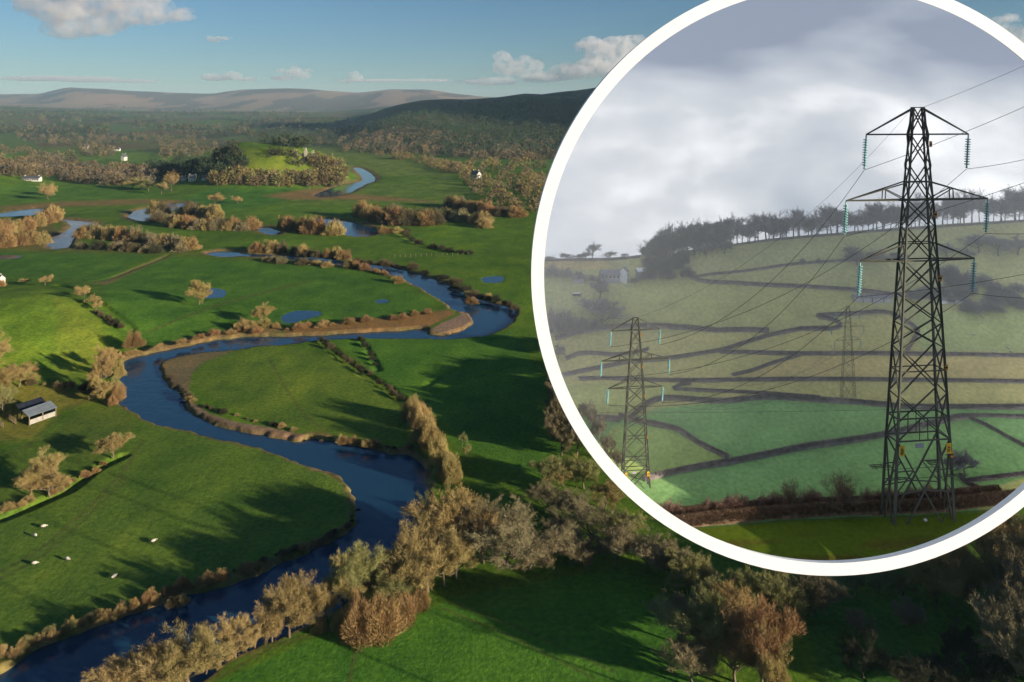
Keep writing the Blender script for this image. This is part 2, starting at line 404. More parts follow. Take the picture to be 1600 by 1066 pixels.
nr, nc = GX.shape
idx = np.arange(nr * nc).reshape(nr, nc)
f = np.stack([idx[:-1, :-1], idx[:-1, 1:], idx[1:, 1:], idx[1:, :-1]], -1).reshape(-1, 4)
def ground_material():
    m = bpy.data.materials.new('pasture'); m.use_nodes = True
    N, L = m.node_tree.nodes, m.node_tree.links
    b = N['Principled BSDF']; b.inputs['Roughness'].default_value = .95; b.inputs['Specular IOR Level'].default_value = .08
    at = N.new('ShaderNodeAttribute'); at.attribute_name = 'cover'
    tc = N.new('ShaderNodeTexCoord')
    def noise(sc, det, w=None):
        n = N.new('ShaderNodeTexNoise'); n.inputs['Scale'].default_value = sc; n.inputs['Detail'].default_value = det
        n.inputs['Roughness'].default_value = .65
        if w:
            mp = N.new('ShaderNodeMapping'); mp.inputs['Scale'].default_value = w; mp.inputs['Rotation'].default_value = (0,0,.7)
            L.new(tc.outputs['Object'], mp.inputs[0]); L.new(mp.outputs[0], n.inputs['Vector'])
        else: L.new(tc.outputs['Object'], n.inputs['Vector'])
        return n.outputs['Fac']
    def ramp(fac, c0, c1, p0=.3, p1=.7):
        r = N.new('ShaderNodeValToRGB'); r.color_ramp.elements[0].position = p0; r.color_ramp.elements[1].position = p1
        r.color_ramp.elements[0].color = (*c0, 1); r.color_ramp.elements[1].color = (*c1, 1)
        L.new(fac, r.inputs[0]); return r.outputs[0]
    def mul(a_, b_):
        x = N.new('ShaderNodeMix'); x.data_type = 'RGBA'; x.blend_type = 'MULTIPLY'; x.inputs[0].default_value = 1
        L.new(a_, x.inputs[6]); L.new(b_, x.inputs[7]); return x.outputs[2]
    c = mul(at.outputs['Color'], ramp(noise(.9, 8), (.55,.62,.6), (1.45,1.32,1.25)))
    c = mul(c, ramp(noise(.06, 6), (.74,.82,.86), (1.28,1.14,1.05)))
    c = mul(c, ramp(noise(.22, 6, (1, .25, 1)), (.84,.88,.9), (1.18,1.1,1.05)))
    L.new(c, b.inputs['Base Color'])
    bp = N.new('ShaderNodeBump'); bp.inputs['Strength'].default_value = .55; bp.inputs['Distance'].default_value = .35
    L.new(noise(1.6, 8), bp.inputs['Height']); L.new(bp.outputs[0], b.inputs['Normal'])
    return m
gm = mesh_np('ground', np.stack([GX, GY, GZ], -1).reshape(-1, 3), f, ground_material(), True)
ca = gm.color_attributes.new('cover', 'FLOAT_COLOR', 'POINT')
ca.data.foreach_set('color', np.concatenate([C.reshape(-1, 3), np.ones((nr * nc, 1))], 1).astype(np.float32).ravel())
tag(link('ground', gm), 'green winter pasture valley floor rising to far brown moorland hills', kind='structure')

def water_material(name, bumps=.06):
    m = bpy.data.materials.new(name); m.use_nodes = True
    N, L = m.node_tree.nodes, m.node_tree.links
    b = N['Principled BSDF']; b.inputs['Base Color'].default_value = (.012, .052, .105, 1)  # blue base colour stands in for the reflected sky
    b.inputs['Roughness'].default_value = .06; b.inputs['IOR'].default_value = 1.33
    tc = N.new('ShaderNodeTexCoord'); n = N.new('ShaderNodeTexNoise'); n.inputs['Scale'].default_value = .5; n.inputs['Detail'].default_value = 6
    L.new(tc.outputs['Object'], n.inputs['Vector'])
    n2 = N.new('ShaderNodeTexNoise'); n2.inputs['Scale'].default_value = .07; n2.inputs['Detail'].default_value = 3
    L.new(tc.outputs['Object'], n2.inputs['Vector'])
    mu = N.new('ShaderNodeMath'); mu.operation = 'MULTIPLY'; L.new(n.outputs['Fac'], mu.inputs[0]); L.new(n2.outputs['Fac'], mu.inputs[1])
    bp = N.new('ShaderNodeBump'); bp.inputs['Strength'].default_value = bumps; bp.inputs['Distance'].default_value = .5
    L.new(mu.outputs[0], bp.inputs['Height']); L.new(bp.outputs[0], b.inputs['Normal'])
    return m
wm = water_material('river_water', .3)
w = MB().poly([(-900, 60, -.95), (520, 60, -.95), (520, 1150, -.95), (-900, 1150, -.95)]).build('river', wm)
tag(w, 'blue meandering river winding through the green valley', kind='structure')
for i, p in enumerate(PUDDLES):
    g = G0(smooth_poly(p, 2)); c = g.mean(0); g = c + (g - c) * 1.35 
    zz = float(terrain(c[0], c[1])) - .14
    o = MB().poly([(x, y, zz) for x, y in g[::-1]]).build('puddle', wm)
    tag(o, 'shallow flood water lying in the pasture', kind='structure')

# ------------------------------------------------------------------ trees and bushes (unit height meshes, shared)
def unit(v): return v / (np.linalg.norm(v) + 1e-9)
def blades(base, direc, length, width, rng):
    """thin tapering triangles"""
    n = len(base)
    d = direc / (np.linalg.norm(direc, axis=1)[:, None] + 1e-9)
    s = np.cross(d, rng.normal(size=(n, 3))); s /= np.linalg.norm(s, axis=1)[:, None] + 1e-9
    a = base - s * width[:, None] / 2; b = base + s * width[:, None] / 2; c = base + d * length[:, None]
    v = np.stack([a, b, c], 1).reshape(-1, 3)
    return v, np.arange(3 * n).reshape(-1, 3)

def make_tree(seed, limbs=7, spread=.42, base=.18, depth=3, ntw=4000, tw=.006, tl=.085, stems=1, lean=.1, upr=.25, tubek=4, rfac=1.0):
    rng = np.random.default_rng(seed)
    segs, tips, tdir = [], [], []
    def branch(p, d, L, r, lev):
        n = 3; cur = np.array(p, float); dd = unit(d)
        pts = [cur]
        for i in range(n):
            dd = unit(dd + rng.normal(size=3) * .16 + np.array((0, 0, upr * .35)))
            nx = cur + dd * L / n
            segs.append((cur, nx, r * (1 - .25 * i), r * (1 - .25 * (i + 1)) + .0006)); cur = nx; pts.append(cur)
            if lev >= depth - 1:
                for k in range(3): tips.append(cur + rng.normal(size=3) * .008); tdir.append(dd)
        if lev < depth:
            for k in range(4 if lev else limbs):
                t = rng.uniform(.35, 1.0); i = min(int(t * n), n - 1)
                q = pts[i] + (pts[i+1] - pts[i]) * (t * n - i)
                side = unit(np.cross(dd, rng.normal(size=3)))
                nd = unit(dd * .62 + side * rng.uniform(.5, .95) + np.array((0, 0, upr)))
                branch(q, nd, L * rng.uniform(.5, .72), r * .5, lev + 1)
    for s in range(stems):
        a0 = rng.uniform(0, 6.28)
        if stems == 1:
            p0 = np.zeros(3); d0 = np.array((rng.normal() * lean, rng.normal() * lean, 1)); 
            top = p0 + unit(d0) * base; segs.append((p0, top, .028 * rfac, .022 * rfac))
            hh = .55
            lead = unit(d0)
            branch(top, lead, hh, .020 * rfac, 1)
            for k in range(limbs):
                a = a0 + k * 2.4 + rng.normal() * .3; zf = rng.uniform(0, .5)
                q = top + lead * hh * zf
                branch(q, np.array((math.cos(a), math.sin(a), rng.uniform(.35, 1.0))), spread * rng.uniform(.7, 1.1) * (1 - .35 * zf), .013 * rfac, 1)
        else:
            a = a0; rr = rng.uniform(0, .02)
            p0 = np.array((math.cos(a) * rr, math.sin(a) * rr, 0)); 
            branch(p0, np.array((math.cos(a) * spread, math.sin(a) * spread, 1.0)), rng.uniform(.45, .75), .010 * rfac, 1)
    T = np.array(tips); D = np.array(tdir)
    k = rng.integers(0, len(T), ntw)
    k2 = rng.integers(0, len(T), ntw); fill = (rng.random(ntw) < .22) * rng.uniform(.1, .45, ntw)
    T0 = T[k] * (1 - fill[:, None]) + T[k2] * fill[:, None]
    dirs = D[k] * .8 + rng.normal(size=(ntw, 3)) * .55 + np.array((0, 0, .25))
    ln = tl * rng.uniform(.5, 1.3, ntw)
    bv, bf = blades(T0 + rng.normal(size=(ntw, 3)) * .02, dirs, ln, np.full(ntw, tw) * rng.uniform(.7, 1.3, ntw), rng)
    tv, tf = tubes(segs, tubek)
    top = bv[:, 2].max(); bv /= top; tv = tv / top
    bv[:, 2] = np.maximum(bv[:, 2], .01)
    return tv, tf, bv, bf

def species(name, seeds, **kw):
    out = []
    for s in seeds:
        tv, tf, bv, bf = make_tree(s, **kw)
        out.append((mesh_np(name + '_trunk', tv, tf, M['bark']), mesh_np(name + '_crown', bv, bf, M['tan'])))
    return out
NEAR = species('bare_tree', range(1, 7), limbs=9, spread=.40, ntw=24000, tw=.0042, tl=.06, upr=.32)
OAK = species('spreading_tree', range(11, 14), limbs=9, spread=.62, base=.16, ntw=24000, tw=.0042, tl=.06, upr=.28)
MID = species('small_tree', range(31, 36), limbs=6, spread=.42, ntw=3600, tw=.011, tl=.085, depth=3, tubek=3, upr=.3)

def dome_bush(seed, n, tw, tl, name):
    rng = np.random.default_rng(seed)
    d = rng.normal(size=(n, 3)); d[:, 2] = np.abs(d[:, 2]); d /= np.linalg.norm(d, axis=1)[:, None]
    a = np.arctan2(d[:, 1], d[:, 0]); ph = rng.uniform(0, 6.28, 6)
    lump = .80 + .13 * np.sin(3 * a + ph[0] + 3 * d[:, 2]) + .10 * np.sin(5 * a + ph[1] - 5 * d[:, 2]) + .09 * np.sin(9 * d[:, 2] + ph[2] + 2 * a)
    r = lump * rng.uniform(.12, 1, n) ** .45
    p = d * r[:, None] * np.array((.60, .60, .9))
    dr = d * .8 + np.array((0, 0, .5)) + rng.normal(size=(n, 3)) * .42
    bv, bf = blades(p, dr, tl * rng.uniform(.5, 1.4, n), tw * rng.uniform(.6, 1.3, n), rng)
    bv[:, 2] = np.maximum(bv[:, 2], .005); bv[:, 2] /= bv[:, 2].max()
    sg = []
    for k in range(9):
        q = rng.normal(size=3); q[2] = abs(q[2]) + .8; q = q / np.linalg.norm(q) * np.array((.6, .6, .8))
        m = q * .5 + rng.normal(size=3) * .03; sg += [((0, 0, -.02), m, .016, .011), (m, q, .011, .003)]
    tv, tf = tubes(sg, 4)
    return mesh_np(name + '_stem', tv, tf, M['bark']), mesh_np(name + '_crown', bv, bf, M['tan'])
BUSH = [dome_bush(s_, 15000, .009, .085, 'willow_bush') for s_ in range(21, 26)]
MBUSH = [dome_bush(s_, 4200, .020, .11, 'small_bush') for s_ in range(41, 47)]
def evergreen_mesh(seed, n=2600, conical=.5, w=.30):
    rng = np.random.default_rng(seed)
    z = rng.uniform(.06, 1, n) ** .9
    r = w * np.clip((1 - z) ** (.55 + conical) * 1.25 + .02, 0, 1) * (.75 + .35 * np.sin(z * 23 + seed))
    a = rng.uniform(0, 6.283, n); rr = r * np.sqrt(rng.uniform(.25, 1, n)) * (.8 + .3 * np.sin(a * 3 + seed * 2 + z * 5))
    p = np.stack([np.cos(a) * rr, np.sin(a) * rr, z], 1)
    d = np.stack([np.cos(a), np.sin(a), rng.uniform(-.3, .5, n)], 1) + rng.normal(size=(n, 3)) * .35
    bv, bf = blades(p, d, rng.uniform(.05, .11, n), rng.uniform(.025, .05, n), rng)
    tv, tf = tubes([((0,0,0), (0,0,.5), .022, .015), ((0,0,.5), (0,0,.95), .015, .003)], 5)
    return mesh_np('evergreen_trunk', tv, tf, M['bark']), mesh_np('evergreen_crown', bv, bf, M['ever'])
EVER = [evergreen_mesh(s, 2600, .1, .36) for s in (3, 4)] + [evergreen_mesh(5, 2600, .6, .28)]

def plant(name, pair, loc, h, wid, m, label, cat, group, crown='crown', trunk='trunk', bark=None, sink=.0, rz=None):
    e = empty(name, (loc[0], loc[1], loc[2] - sink), random.uniform(0, 6.28) if rz is None else rz, (wid, wid, h))
    t = link(trunk, pair[0], e); c = link(crown, pair[1], e)
    if m is not None:
        s = c.material_slots[0]; s.link = 'OBJECT'; s.material = m
    if bark is not None:
        s = t.material_slots[0]; s.link = 'OBJECT'; s.material = bark
    return tag(e, label, cat, group)
def px2m(loc, px): return px * loc[1] / F

def row_trees(items, lib, label, group, name='bare_tree', cat='tree', **kw):
    for it in items:
        px, py, hp, wp, mk = it
        L = P(px, py); h = px2m(L, hp); wd = px2m(L, wp)
        wfac = {'bare': .62, 'bush': 1.15}.get(kw.get('shape', 'bare'))
        plant(name, random.choice(lib), L, h, wd / wfac if kw.get('shape') != 'bush' else wd / 1.25, M[mk], label, cat, group,
              trunk='trunk' if kw.get('shape') != 'bush' else 'stem', sink=.1)

# line of trees on the near river bank
row_trees([(180,1092,62,70,'tan'),(215,1090,72,80,'tan'),(258,1080,80,70,'tan'),(296,1074,86,95,'tan'),(322,1052,40,40,'tan'),(345,1040,50,34,'tan'),(368,1028,68,46,'tan'),(398,1012,62,44,'tan'),
  (425,1003,84,56,'tan'),(452,996,98,60,'tan'),(478,984,78,50,'tan'),(512,972,72,36,'tan'),(538,962,112,64,'tan'),(556,950,104,60,'olive'),(610,955,70,60,'olive'),(590,940,60,50,'tan'),
  (640,930,95,76,'tan'),(668,925,108,84,'tan'),(694,915,84,60,'tan'),(712,905,92,66,'tan')], NEAR,
  'bare tan twiggy tree in the line along the near river bank', 'riverside trees on the near bank')
row_trees([(560,994,76,80,'rust'),(596,990,74,84,'rust'),(628,968,50,60,'rust'),(530,985,40,30,'tan'),(500,985,28,30,'tan'),(655,948,36,44,'rust')], BUSH,
  'orange brown willow bush filling the notch in the near field edge', 'orange willow bushes by the near field', name='willow_bush', cat='bush', shape='bush')
row_trees([(678,868,84,70,'olive'),(704,862,96,88,'gold'),(738,872,92,70,'grey'),(756,880,96,60,'gold'),(792,884,98,92,'grey'),(826,890,78,80,'grey'),(772,820,42,32,'olive'),(700,890,60,60,'tan'),(660,900,60,50,'tan')], NEAR + OAK,
  'tall bare tree in the clump where the river turns', 'tree clump at the river bend')
row_trees([(860,765,52,44,'olive'),(880,760,48,40,'gold'),(912,764,50,38,'olive'),(945,795,52,50,'gold'),(900,815,58,60,'grey'),(870,850,60,60,'grey'),(930,850,60,60,'grey'),(975,850,60,56,'olive'),(965,885,66,60,'grey'),(1010,895,66,60,'grey'),(1050,905,62,54,'grey'),(1075,930,70,56,'olive'),(900,880,56,60,'grey'),
  (850,800,46,44,'grey'),(1095,925,60,50,'olive')], NEAR + OAK,
  'shaded dark twiggy tree in the wood along the dark green field', 'shaded trees beside the dark field')
row_trees([(1072,1010,84,70,'grey'),(1100,990,84,70,'olive'),(1125,965,86,70,'olive'),(1110,1045,120,84,'olive'),(1150,1000,100,70,'gold'),(1150,1075,150,90,'rust'),(1190,1080,150,76,'rust'),(1165,960,76,60,'olive'),(1205,1110,150,70,'gold'),(1085,1075,90,66,'grey')], NEAR,
  'tall autumn coloured bare tree in the clump below the white ring', 'autumn trees below the white ring')
row_trees([(1205,955,66,56,'olive'),(1232,968,80,66,'olive'),(1268,962,78,64,'grey'),(1300,935,40,44,'olive'),(1340,930,40,40,'olive'),(1375,925,40,44,'olive'),(1410,930,44,40,'olive'),(1345,995,44,34,'grey'),(1420,980,46,44,'grey')], MID + NEAR,
  'small olive twiggy tree by the lane below the white ring', 'small trees by the lane')
row_trees([(1462,952,84,66,'gold'),(1492,948,96,66,'gold'),(1520,945,120,84,'tan'),(1555,938,122,80,'tan'),(1590,925,130,84,'tan'),(1625,915,120,80,'tan')], NEAR + OAK,
  'tall tan bare tree on the bright grass beside the white ring', 'tan trees on the bright grass')
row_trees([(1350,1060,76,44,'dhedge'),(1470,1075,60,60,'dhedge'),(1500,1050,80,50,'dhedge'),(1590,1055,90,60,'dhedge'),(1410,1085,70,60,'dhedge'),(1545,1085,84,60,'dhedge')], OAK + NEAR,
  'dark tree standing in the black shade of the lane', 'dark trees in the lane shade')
# hedge of round trees leading to the river bend
row_trees([(643,655,42,40,'tan'),(656,668,48,46,'tan'),(664,690,52,52,'tan'),(674,702,48,50,'gold'),(686,722,46,46,'tan'),(698,742,44,48,'tan'),(704,752,48,44,'tan')], BUSH,
  'rounded tan willow in the hedge leading to the river bend', 'willows in the hedge to the river bend', name='willow_bush', cat='bush', shape='bush')
row_trees([(722,698,26,14,'olive'),(728,716,28,14,'olive')], MID, 'slim young tree beside the tan willow hedge', 'slim young trees by the willow hedge')
# left side
row_trees([(-4,575,66,44,'gold'),(-20,590,80,54,'tan'),(8,612,54,44,'gold'),(30,604,40,38,'gold'),(4,645,60,36,'olive'),(-20,640,70,50,'gold'),(46,588,26,28,'rust')], NEAR,
  'yellow tan bare tree in the clump behind the barn', 'yellow trees behind the barn')
row_trees([(158,612,64,26,'gold'),(166,590,54,26,'gold'),(150,618,42,24,'gold'),(160,628,34,26,'gold'),(172,572,34,18,'gold')], NEAR,
  'slim golden tree at the foot of the green knoll', 'golden row at the foot of the knoll')
row_trees([(186,588,30,22,'gold'),(178,606,24,20,'olive'),(183,624,32,30,'rust'),(176,632,18,18,'rust')], BUSH,
  'golden bush on the river edge below the green knoll', 'golden bushes on the river edge', name='willow_bush', cat='bush', shape='bush')
row_trees([(210,541,30,36,'rust')], BUSH, 'single round orange bush where the stream meets the river bank', None, name='willow_bush', cat='bush', shape='bush')
row_trees([(78,776,58,56,'gold'),(48,776,46,44,'gold'),(62,764,60,44,'tan')], NEAR, 'golden bare tree standing on the brown ditch in the sheep pasture', 'golden trees on the ditch')
row_trees([(177,716,40,36,'tan')], NEAR, 'lone thin pale tree at the end of the brown ditch', None)
row_trees([(311,476,42,32,'gold')], NEAR, 'lone golden tree beside the small blue puddle', None)
row_trees([(407,503,30,26,'gold')], NEAR, 'lone pale twiggy tree on the river bank reeds', None)
row_trees([(132,470,28,18,'tan'),(144,478,20,18,'tan'),(150,485,16,14,'tan'),(70,446,18,16,'tan'),(40,444,10,12,'tan'),(120,462,14,14,'tan')], MID,
  'small tan tree on the hedge bank above the green knoll', 'small trees on the knoll hedge')
row_trees([(2,448,14,16,'rust'),(-8,446,18,20,'tan')], MBUSH, 'bush beside the white house at the field edge', 'bushes by the white house', name='bush', cat='bush', shape='bush')
# trees behind the ring whose shadows fall on the meadow
row_trees([(880 + 22 * (i % 7) + random.uniform(-6, 6), 560 + 30 * (i // 7) + random.uniform(-8, 8), 50 + 6 * (i // 7), 40, 'grey') for i in range(42)], NEAR,
  'tall bare tree of the wood hidden beyond the white ring', 'wood beyond the white ring')

row_trees([(1640 + 60 * (i % 5) + random.uniform(-15, 15), 985 + 45 * (i // 5) + random.uniform(-10, 10), 150, 100, 'grey') for i in range(20)], NEAR + OAK,  # unseen trees added off to the right to darken the shade
  'unseen bare tree added for shade past the edge of the bright grass', 'unseen trees added for shade')
# rows of scrub in the water meadows
def scrub(line, n, hp, wp, mats, label, group, jit=(6, 2), lib=None):
    if line[0][1] < 420 and hp > 14: n, hp, wp = int(n * 1.5), hp * 1.18, wp * 1.1
    p = smooth_poly(line, 8, False)
    if hp <= 14: n = int(n * 1.5)
    for i in range(n):
        q = p[int(min(max((i + .5) / n + random.gauss(0, .035), 0), 1) * (len(p) - 1))]
        px, py = q[0] + random.gauss(0, jit[0] * .5), q[1] + random.gauss(0, jit[1] * .5)
        L = P(px, py); k = random.uniform(.75, 1.2) if hp > 14 else random.uniform(.4, 1.45)
        nm_ = next((v_ for k_, v_ in (('reed', 'reed_tuft'), ('bramble', 'bramble'), ('thorn', 'thorn_bush'), ('bracken', 'bracken_tuft'), ('tuft', 'grass_tuft'), ('hedge plant', 'hedge_plant'), ('dark bush', 'dark_bush'), ('low grey bush', 'low_bush')) if k_ in label), 'scrub_willow')
        plant(nm_, random.choice(lib or MBUSH), L, px2m(L, hp * k), px2m(L, wp * random.uniform(.8, 1.2) * (1 if hp > 14 else .85 * k + .1)) / 1.3, M[random.choice(mats)], label, 'bush', group, trunk='stem')
RU = ['rust', 'tan', 'rust', 'gold']; BR = ['tan', 'grey', 'hedge', 'rust']
scrub([(-10,372),(20,366),(60,352),(92,342)], 9, 22, 30, RU, 'orange scrub willow left of the looping pool', 'orange scrub by the looping pool')
scrub([(0,386),(30,384),(68,380)], 6, 24, 30, RU, 'orange scrub willow in the clump at the pool foot', 'orange scrub at the pool foot')
scrub([(120,372),(160,372),(215,380),(262,388),(310,392)], 13, 20, 30, BR, 'brown scrub willow in the long row across the meadow', 'long brown scrub row')
scrub([(125,386),(180,391),(240,395)], 6, 12, 28, ['hedge', 'dhedge', 'grey'], 'low dark bramble bush along the meadow edge', 'dark brambles along the meadow')
scrub([(244,347),(275,354),(310,358),(350,360),(395,360)], 13, 18, 28, BR + RU, 'russet scrub willow on the island between the pools', 'island scrub front row')
scrub([(246,336),(290,337),(320,340),(345,344)], 7, 20, 28, ['olive', 'hedge', 'tan', 'gold'], 'olive scrub willow on the back of the island', 'island scrub back row')
scrub([(442,358),(470,362),(500,365),(532,367)], 9, 24, 28, RU, 'bright orange willow in the round clump by the blue pool', 'orange willows by the blue pool')
scrub([(565,338),(590,346),(620,352),(650,352),(690,352)], 9, 24, 34, RU + ['hedge'], 'orange willow on the far bank of the blue pool', 'orange willows far bank')
scrub([(590,337),(640,340),(700,344),(740,350),(770,355)], 9, 18, 32, ['hedge', 'grey', 'dhedge', 'tan'], 'brown bush in the far hedge of the flat meadow', 'brown bushes in the far hedge')
scrub([(700,322),(740,328),(780,336),(820,340)], 9, 18, 30, BR, 'brown bush in the scrub by the ring edge', 'scrub by the ring edge')
scrub([(600,363),(625,364)], 3, 10, 20, ['tan', 'rust'], 'small tan bush at the head of the dark ditch', 'tan bushes at the ditch head')
scrub([(395,394),(430,393),(470,398),(510,402),(548,405)], 10, 16, 24, ['rust', 'tan', 'hedge'], 'russet bush on the far bank of the upper river', 'bushes on the upper river')
scrub([(420,408),(450,411),(500,414),(545,418)], 7, 9, 24, ['tan', 'grey', 'hedge'], 'low grey bush on the near bank of the upper river', 'low bushes on the upper river')
scrub([(545,418),(580,424),(610,434),(632,444)], 8, 10, 18, ['rust', 'tan', 'reed'], 'tan reed bush on the inside of the river bend', 'reed bushes inside the bend')
scrub([(560,410),(600,414),(640,420),(690,434),(720,448)], 10, 8, 22, ['dhedge', 'hedge'], 'dark bush overhanging the outer river bank', 'dark bushes on the outer bank')
scrub([(715,452),(745,465),(780,472),(806,484)], 9, 9, 20, ['dhedge', 'hedge', 'tan'], 'dark bush on the bank of the sharp river turn', 'dark bushes at the sharp turn')
scrub([(728,470),(742,474)], 2, 9, 18, ['rust'], 'orange bush leaning over the water at the sharp turn', 'orange bushes at the sharp turn')
scrub([(180,563),(205,553),(245,544),(290,534),(340,522),(390,517),(440,512)], 16, 7, 16, ['reed', 'rust', 'reed'], 'tan reed tuft along the outer river bank', 'reed tufts on the outer bank')
scrub([(370,514),(395,512),(430,511)], 5, 13, 22, ['rust', 'tan'], 'russet bush in the reeds of the outer bank', 'russet bushes in the reeds')
scrub([(450,516),(500,509),(560,501),(620,497),(690,488)], 12, 8, 20, ['reed', 'rust', 'rust'], 'orange reed tuft on the gravel bank', 'reed tufts on the gravel bank')
scrub([(0,1034),(40,1012),(80,997),(120,982)], 10, 18, 26, ['reed', 'gold', 'olive'], 'tan reed clump on the sheep pasture river edge', 'reeds on the sheep pasture edge', (8, 6))
scrub([(130,978),(170,962),(215,946),(250,934)], 10, 17, 22, ['reed', 'tan', 'rust', 'hedge'], 'reed clump on the steep bank below the sheep', 'reeds below the sheep', (8, 5))
scrub([(260,930),(300,916),(350,902),(395,886)], 12, 13, 20, ['reed', 'rust', 'reed'], 'orange reed clump lining the straight river bank', 'reeds lining the straight bank', (6, 4))
scrub([(400,886),(440,866),(480,853),(520,836)], 9, 9, 20, ['hedge', 'tan', 'hedge'], 'low bramble on the shaded inner bank', 'brambles on the shaded bank', (6, 3))
scrub([(268,948),(285,943)], 2, 14, 22, ['hedge', 'tan'], 'twiggy bush standing in the river by the bank', 'bushes standing in the river')
scrub([(85,768),(110,757),(135,743),(160,728)], 9, 9, 18, ['rust', 'tan', 'reed'], 'rusty bracken tuft on the ditch bank', 'bracken on the ditch', (6, 4))
scrub([(0,800),(25,793),(45,785)], 4, 9, 18, ['gold', 'tan'], 'yellow grass tuft at the ditch in the corner', 'tufts at the ditch corner')
scrub([(282,612),(300,625),(335,640),(375,652),(420,662),(470,676)], 13, 6, 16, ['hedge', 'tan', 'dhedge'], 'low bramble above the gravel bar', 'brambles above the gravel bar')
scrub([(500,690),(560,692),(610,702),(640,702)], 7, 8, 18, ['hedge', 'tan', 'rust'], 'low tuft along the upper bank of the bend', 'tufts on the upper bend bank')
scrub([(560,797),(545,822),(505,842)], 4, 9, 20, ['dhedge', 'hedge'], 'dark tuft at the river elbow', 'tufts at the elbow')
scrub([(50,600),(90,604),(130,608),(148,610)], 9, 10, 16, ['hedge', 'rust', 'hedge'], 'brown clipped hedge plant under the green knoll', 'hedge plants under the knoll', (3, 1))
scrub([(150,488),(170,500),(195,515)], 6, 9, 16, ['grey', 'dhedge', 'hedge'], 'grey bush along the stream beside the knoll', 'bushes along the knoll stream')
scrub([(500,530),(530,554),(565,580),(600,603),(630,628)], 14, 8, 15, ['dhedge', 'dhedge', 'hedge'], 'dark thorn bush in the ditch hedge across the meadow', 'thorns in the ditch hedge', (4, 2))
scrub([(562,530),(575,548),(588,575)], 6, 6, 12, ['dhedge'], 'dark thorn in the short side ditch', 'thorns in the side ditch', (2, 2))
scrub([(634,362),(640,374),(665,384),(700,392),(735,397)], 11, 6, 14, ['dhedge', 'hedge'], 'dark thorn along the field ditch', 'thorns along the field ditch', (3, 1))

# ------------------------------------------------------------------ far woods: reads as one mass each
def wood(name, polys, n, hm, mats, label, nb=70, asp=.55, seed=1, dens_w=.09, belt=False):
    nb = int(nb * 1.5)
    rng = np.random.default_rng(seed)
    pts = []
    for poly, share in polys:
        p = np.asarray(poly, float); k = int(n * share); got = np.zeros((0, 2))
        while len(got) < k:
            q = rng.uniform(p.min(0), p.max(0), (k * 4, 2)); got = np.concatenate([got, q[sdist(q[:, 0], q[:, 1], p) < 0]])
        pts.append(got[:k])
    pts = np.concatenate(pts)
    if belt: pts = pts[vnoise(pts[:, 0] / 38, pts[:, 1] / 5, seed) * .7 + vnoise(pts[:, 0] / 11, pts[:, 1] / 3, seed + 1) * .3 > .5]
    L = hit(pts[:, 0], pts[:, 1]); N = len(L)
    h = rng.uniform(hm[0] * .55, hm[1], N)
    mk = rng.integers(0, len(mats), N)
    # clumped species
    mk = np.where(vnoise(L[:, 0] / 90, L[:, 1] / 140, seed) > .5, mk, rng.integers(0, max(1, len(mats) - 1), N))
    for mi, mn in enumerate(mats):
        s = np.where(mk == mi)[0]
        if not len(s): continue
        m = len(s) * nb; t = np.repeat(s, nb)
        dr = rng.normal(size=(m, 3)); dr /= np.linalg.norm(dr, axis=1)[:, None]; rad = rng.uniform(.35, 1, m) ** .5
        p = dr * rad[:, None] * np.stack([h[t] * asp * .8, h[t] * asp * .8, h[t] * .46], 1) + L[t] + np.stack([0 * h[t], 0 * h[t], h[t] * .5], 1)
        p[:, 2] = np.maximum(p[:, 2], L[t, 2] - .3)
        bv, bf = blades(p, dr + rng.normal(size=(m, 3)) * .6, h[t] * rng.uniform(.16, .34, m), h[t] * dens_w * rng.uniform(.6, 1.3, m), rng)
        tag(link(name, mesh_np(name, bv, bf, M[mn])), label, 'woodland', kind='stuff')
wood('woodland', [([(560,200),(700,165),(800,160),(940,155),(940,250),(830,250),(700,238),(640,222)], 1)], 2600, (11, 17), ['ever', 'dhedge'], 'dark woodland covering the ridge beside the ring', nb=34, seed=2)
wood('woodland', [([(520,225),(560,206),(640,205),(720,215),(860,225),(870,250),(760,250),(640,243),(540,238)], 1)], 800, (9, 15), ['wtan', 'wgrey', 'ever'], 'brown bare wood at the foot of the dark ridge', nb=60, seed=3)
wood('woodland', [([(700,262),(760,250),(850,262),(850,330),(790,335),(740,300)], .6), ([(560,240),(640,246),(740,262),(700,272),(640,252)], .25), ([(800,238),(850,240),(850,262),(800,255)], .15)], 300, (6, 11), ['hedge', 'wtan', 'wgold', 'dhedge'], 'brown hedgerow trees around the white gabled cottage', nb=80, seed=4)
wood('woodland', [([(-40,260),(60,256),(130,262),(240,272),(248,290),(140,290),(100,285),(90,277),(0,277),(-40,277)], 1)], 420, (8, 13), ['wtan', 'wgrey', 'hedge'], 'brown bare wood behind the long white farmhouse', nb=80, seed=5)
wood('woodland', [([(232,262),(300,256),(325,262),(330,276),(240,277)], 1)], 150, (9, 14), ['ever', 'ever'], 'dark evergreen wood behind the white cottages', nb=80, seed=6)
wood('woodland', [([(325,256),(345,240),(360,232),(378,243),(385,262),(360,280),(335,280)], 1)], 90, (8, 12), ['ever', 'dhedge', 'olive'], 'dark wooded knoll beside the castle hill', nb=80, seed=7)
wood('woodland', [([(330,280),(380,276),(440,280),(490,278),(540,272),(538,290),(470,294),(380,290),(330,289)], .8), ([(480,248),(530,256),(540,270),(490,268)], .2)], 330, (7, 12), ['wtan', 'wgold', 'olive', 'hedge'], 'golden brown wood around the foot of the castle hill', nb=80, seed=8)
wood('woodland', [([(415,236),(460,236),(462,246),(420,246)], .6), ([(455,248),(485,244),(490,262),(455,262)], .4)], 40, (5, 8), ['dhedge', 'olive'], 'dark thorn scrub on the top of the castle hill', nb=70, seed=9)
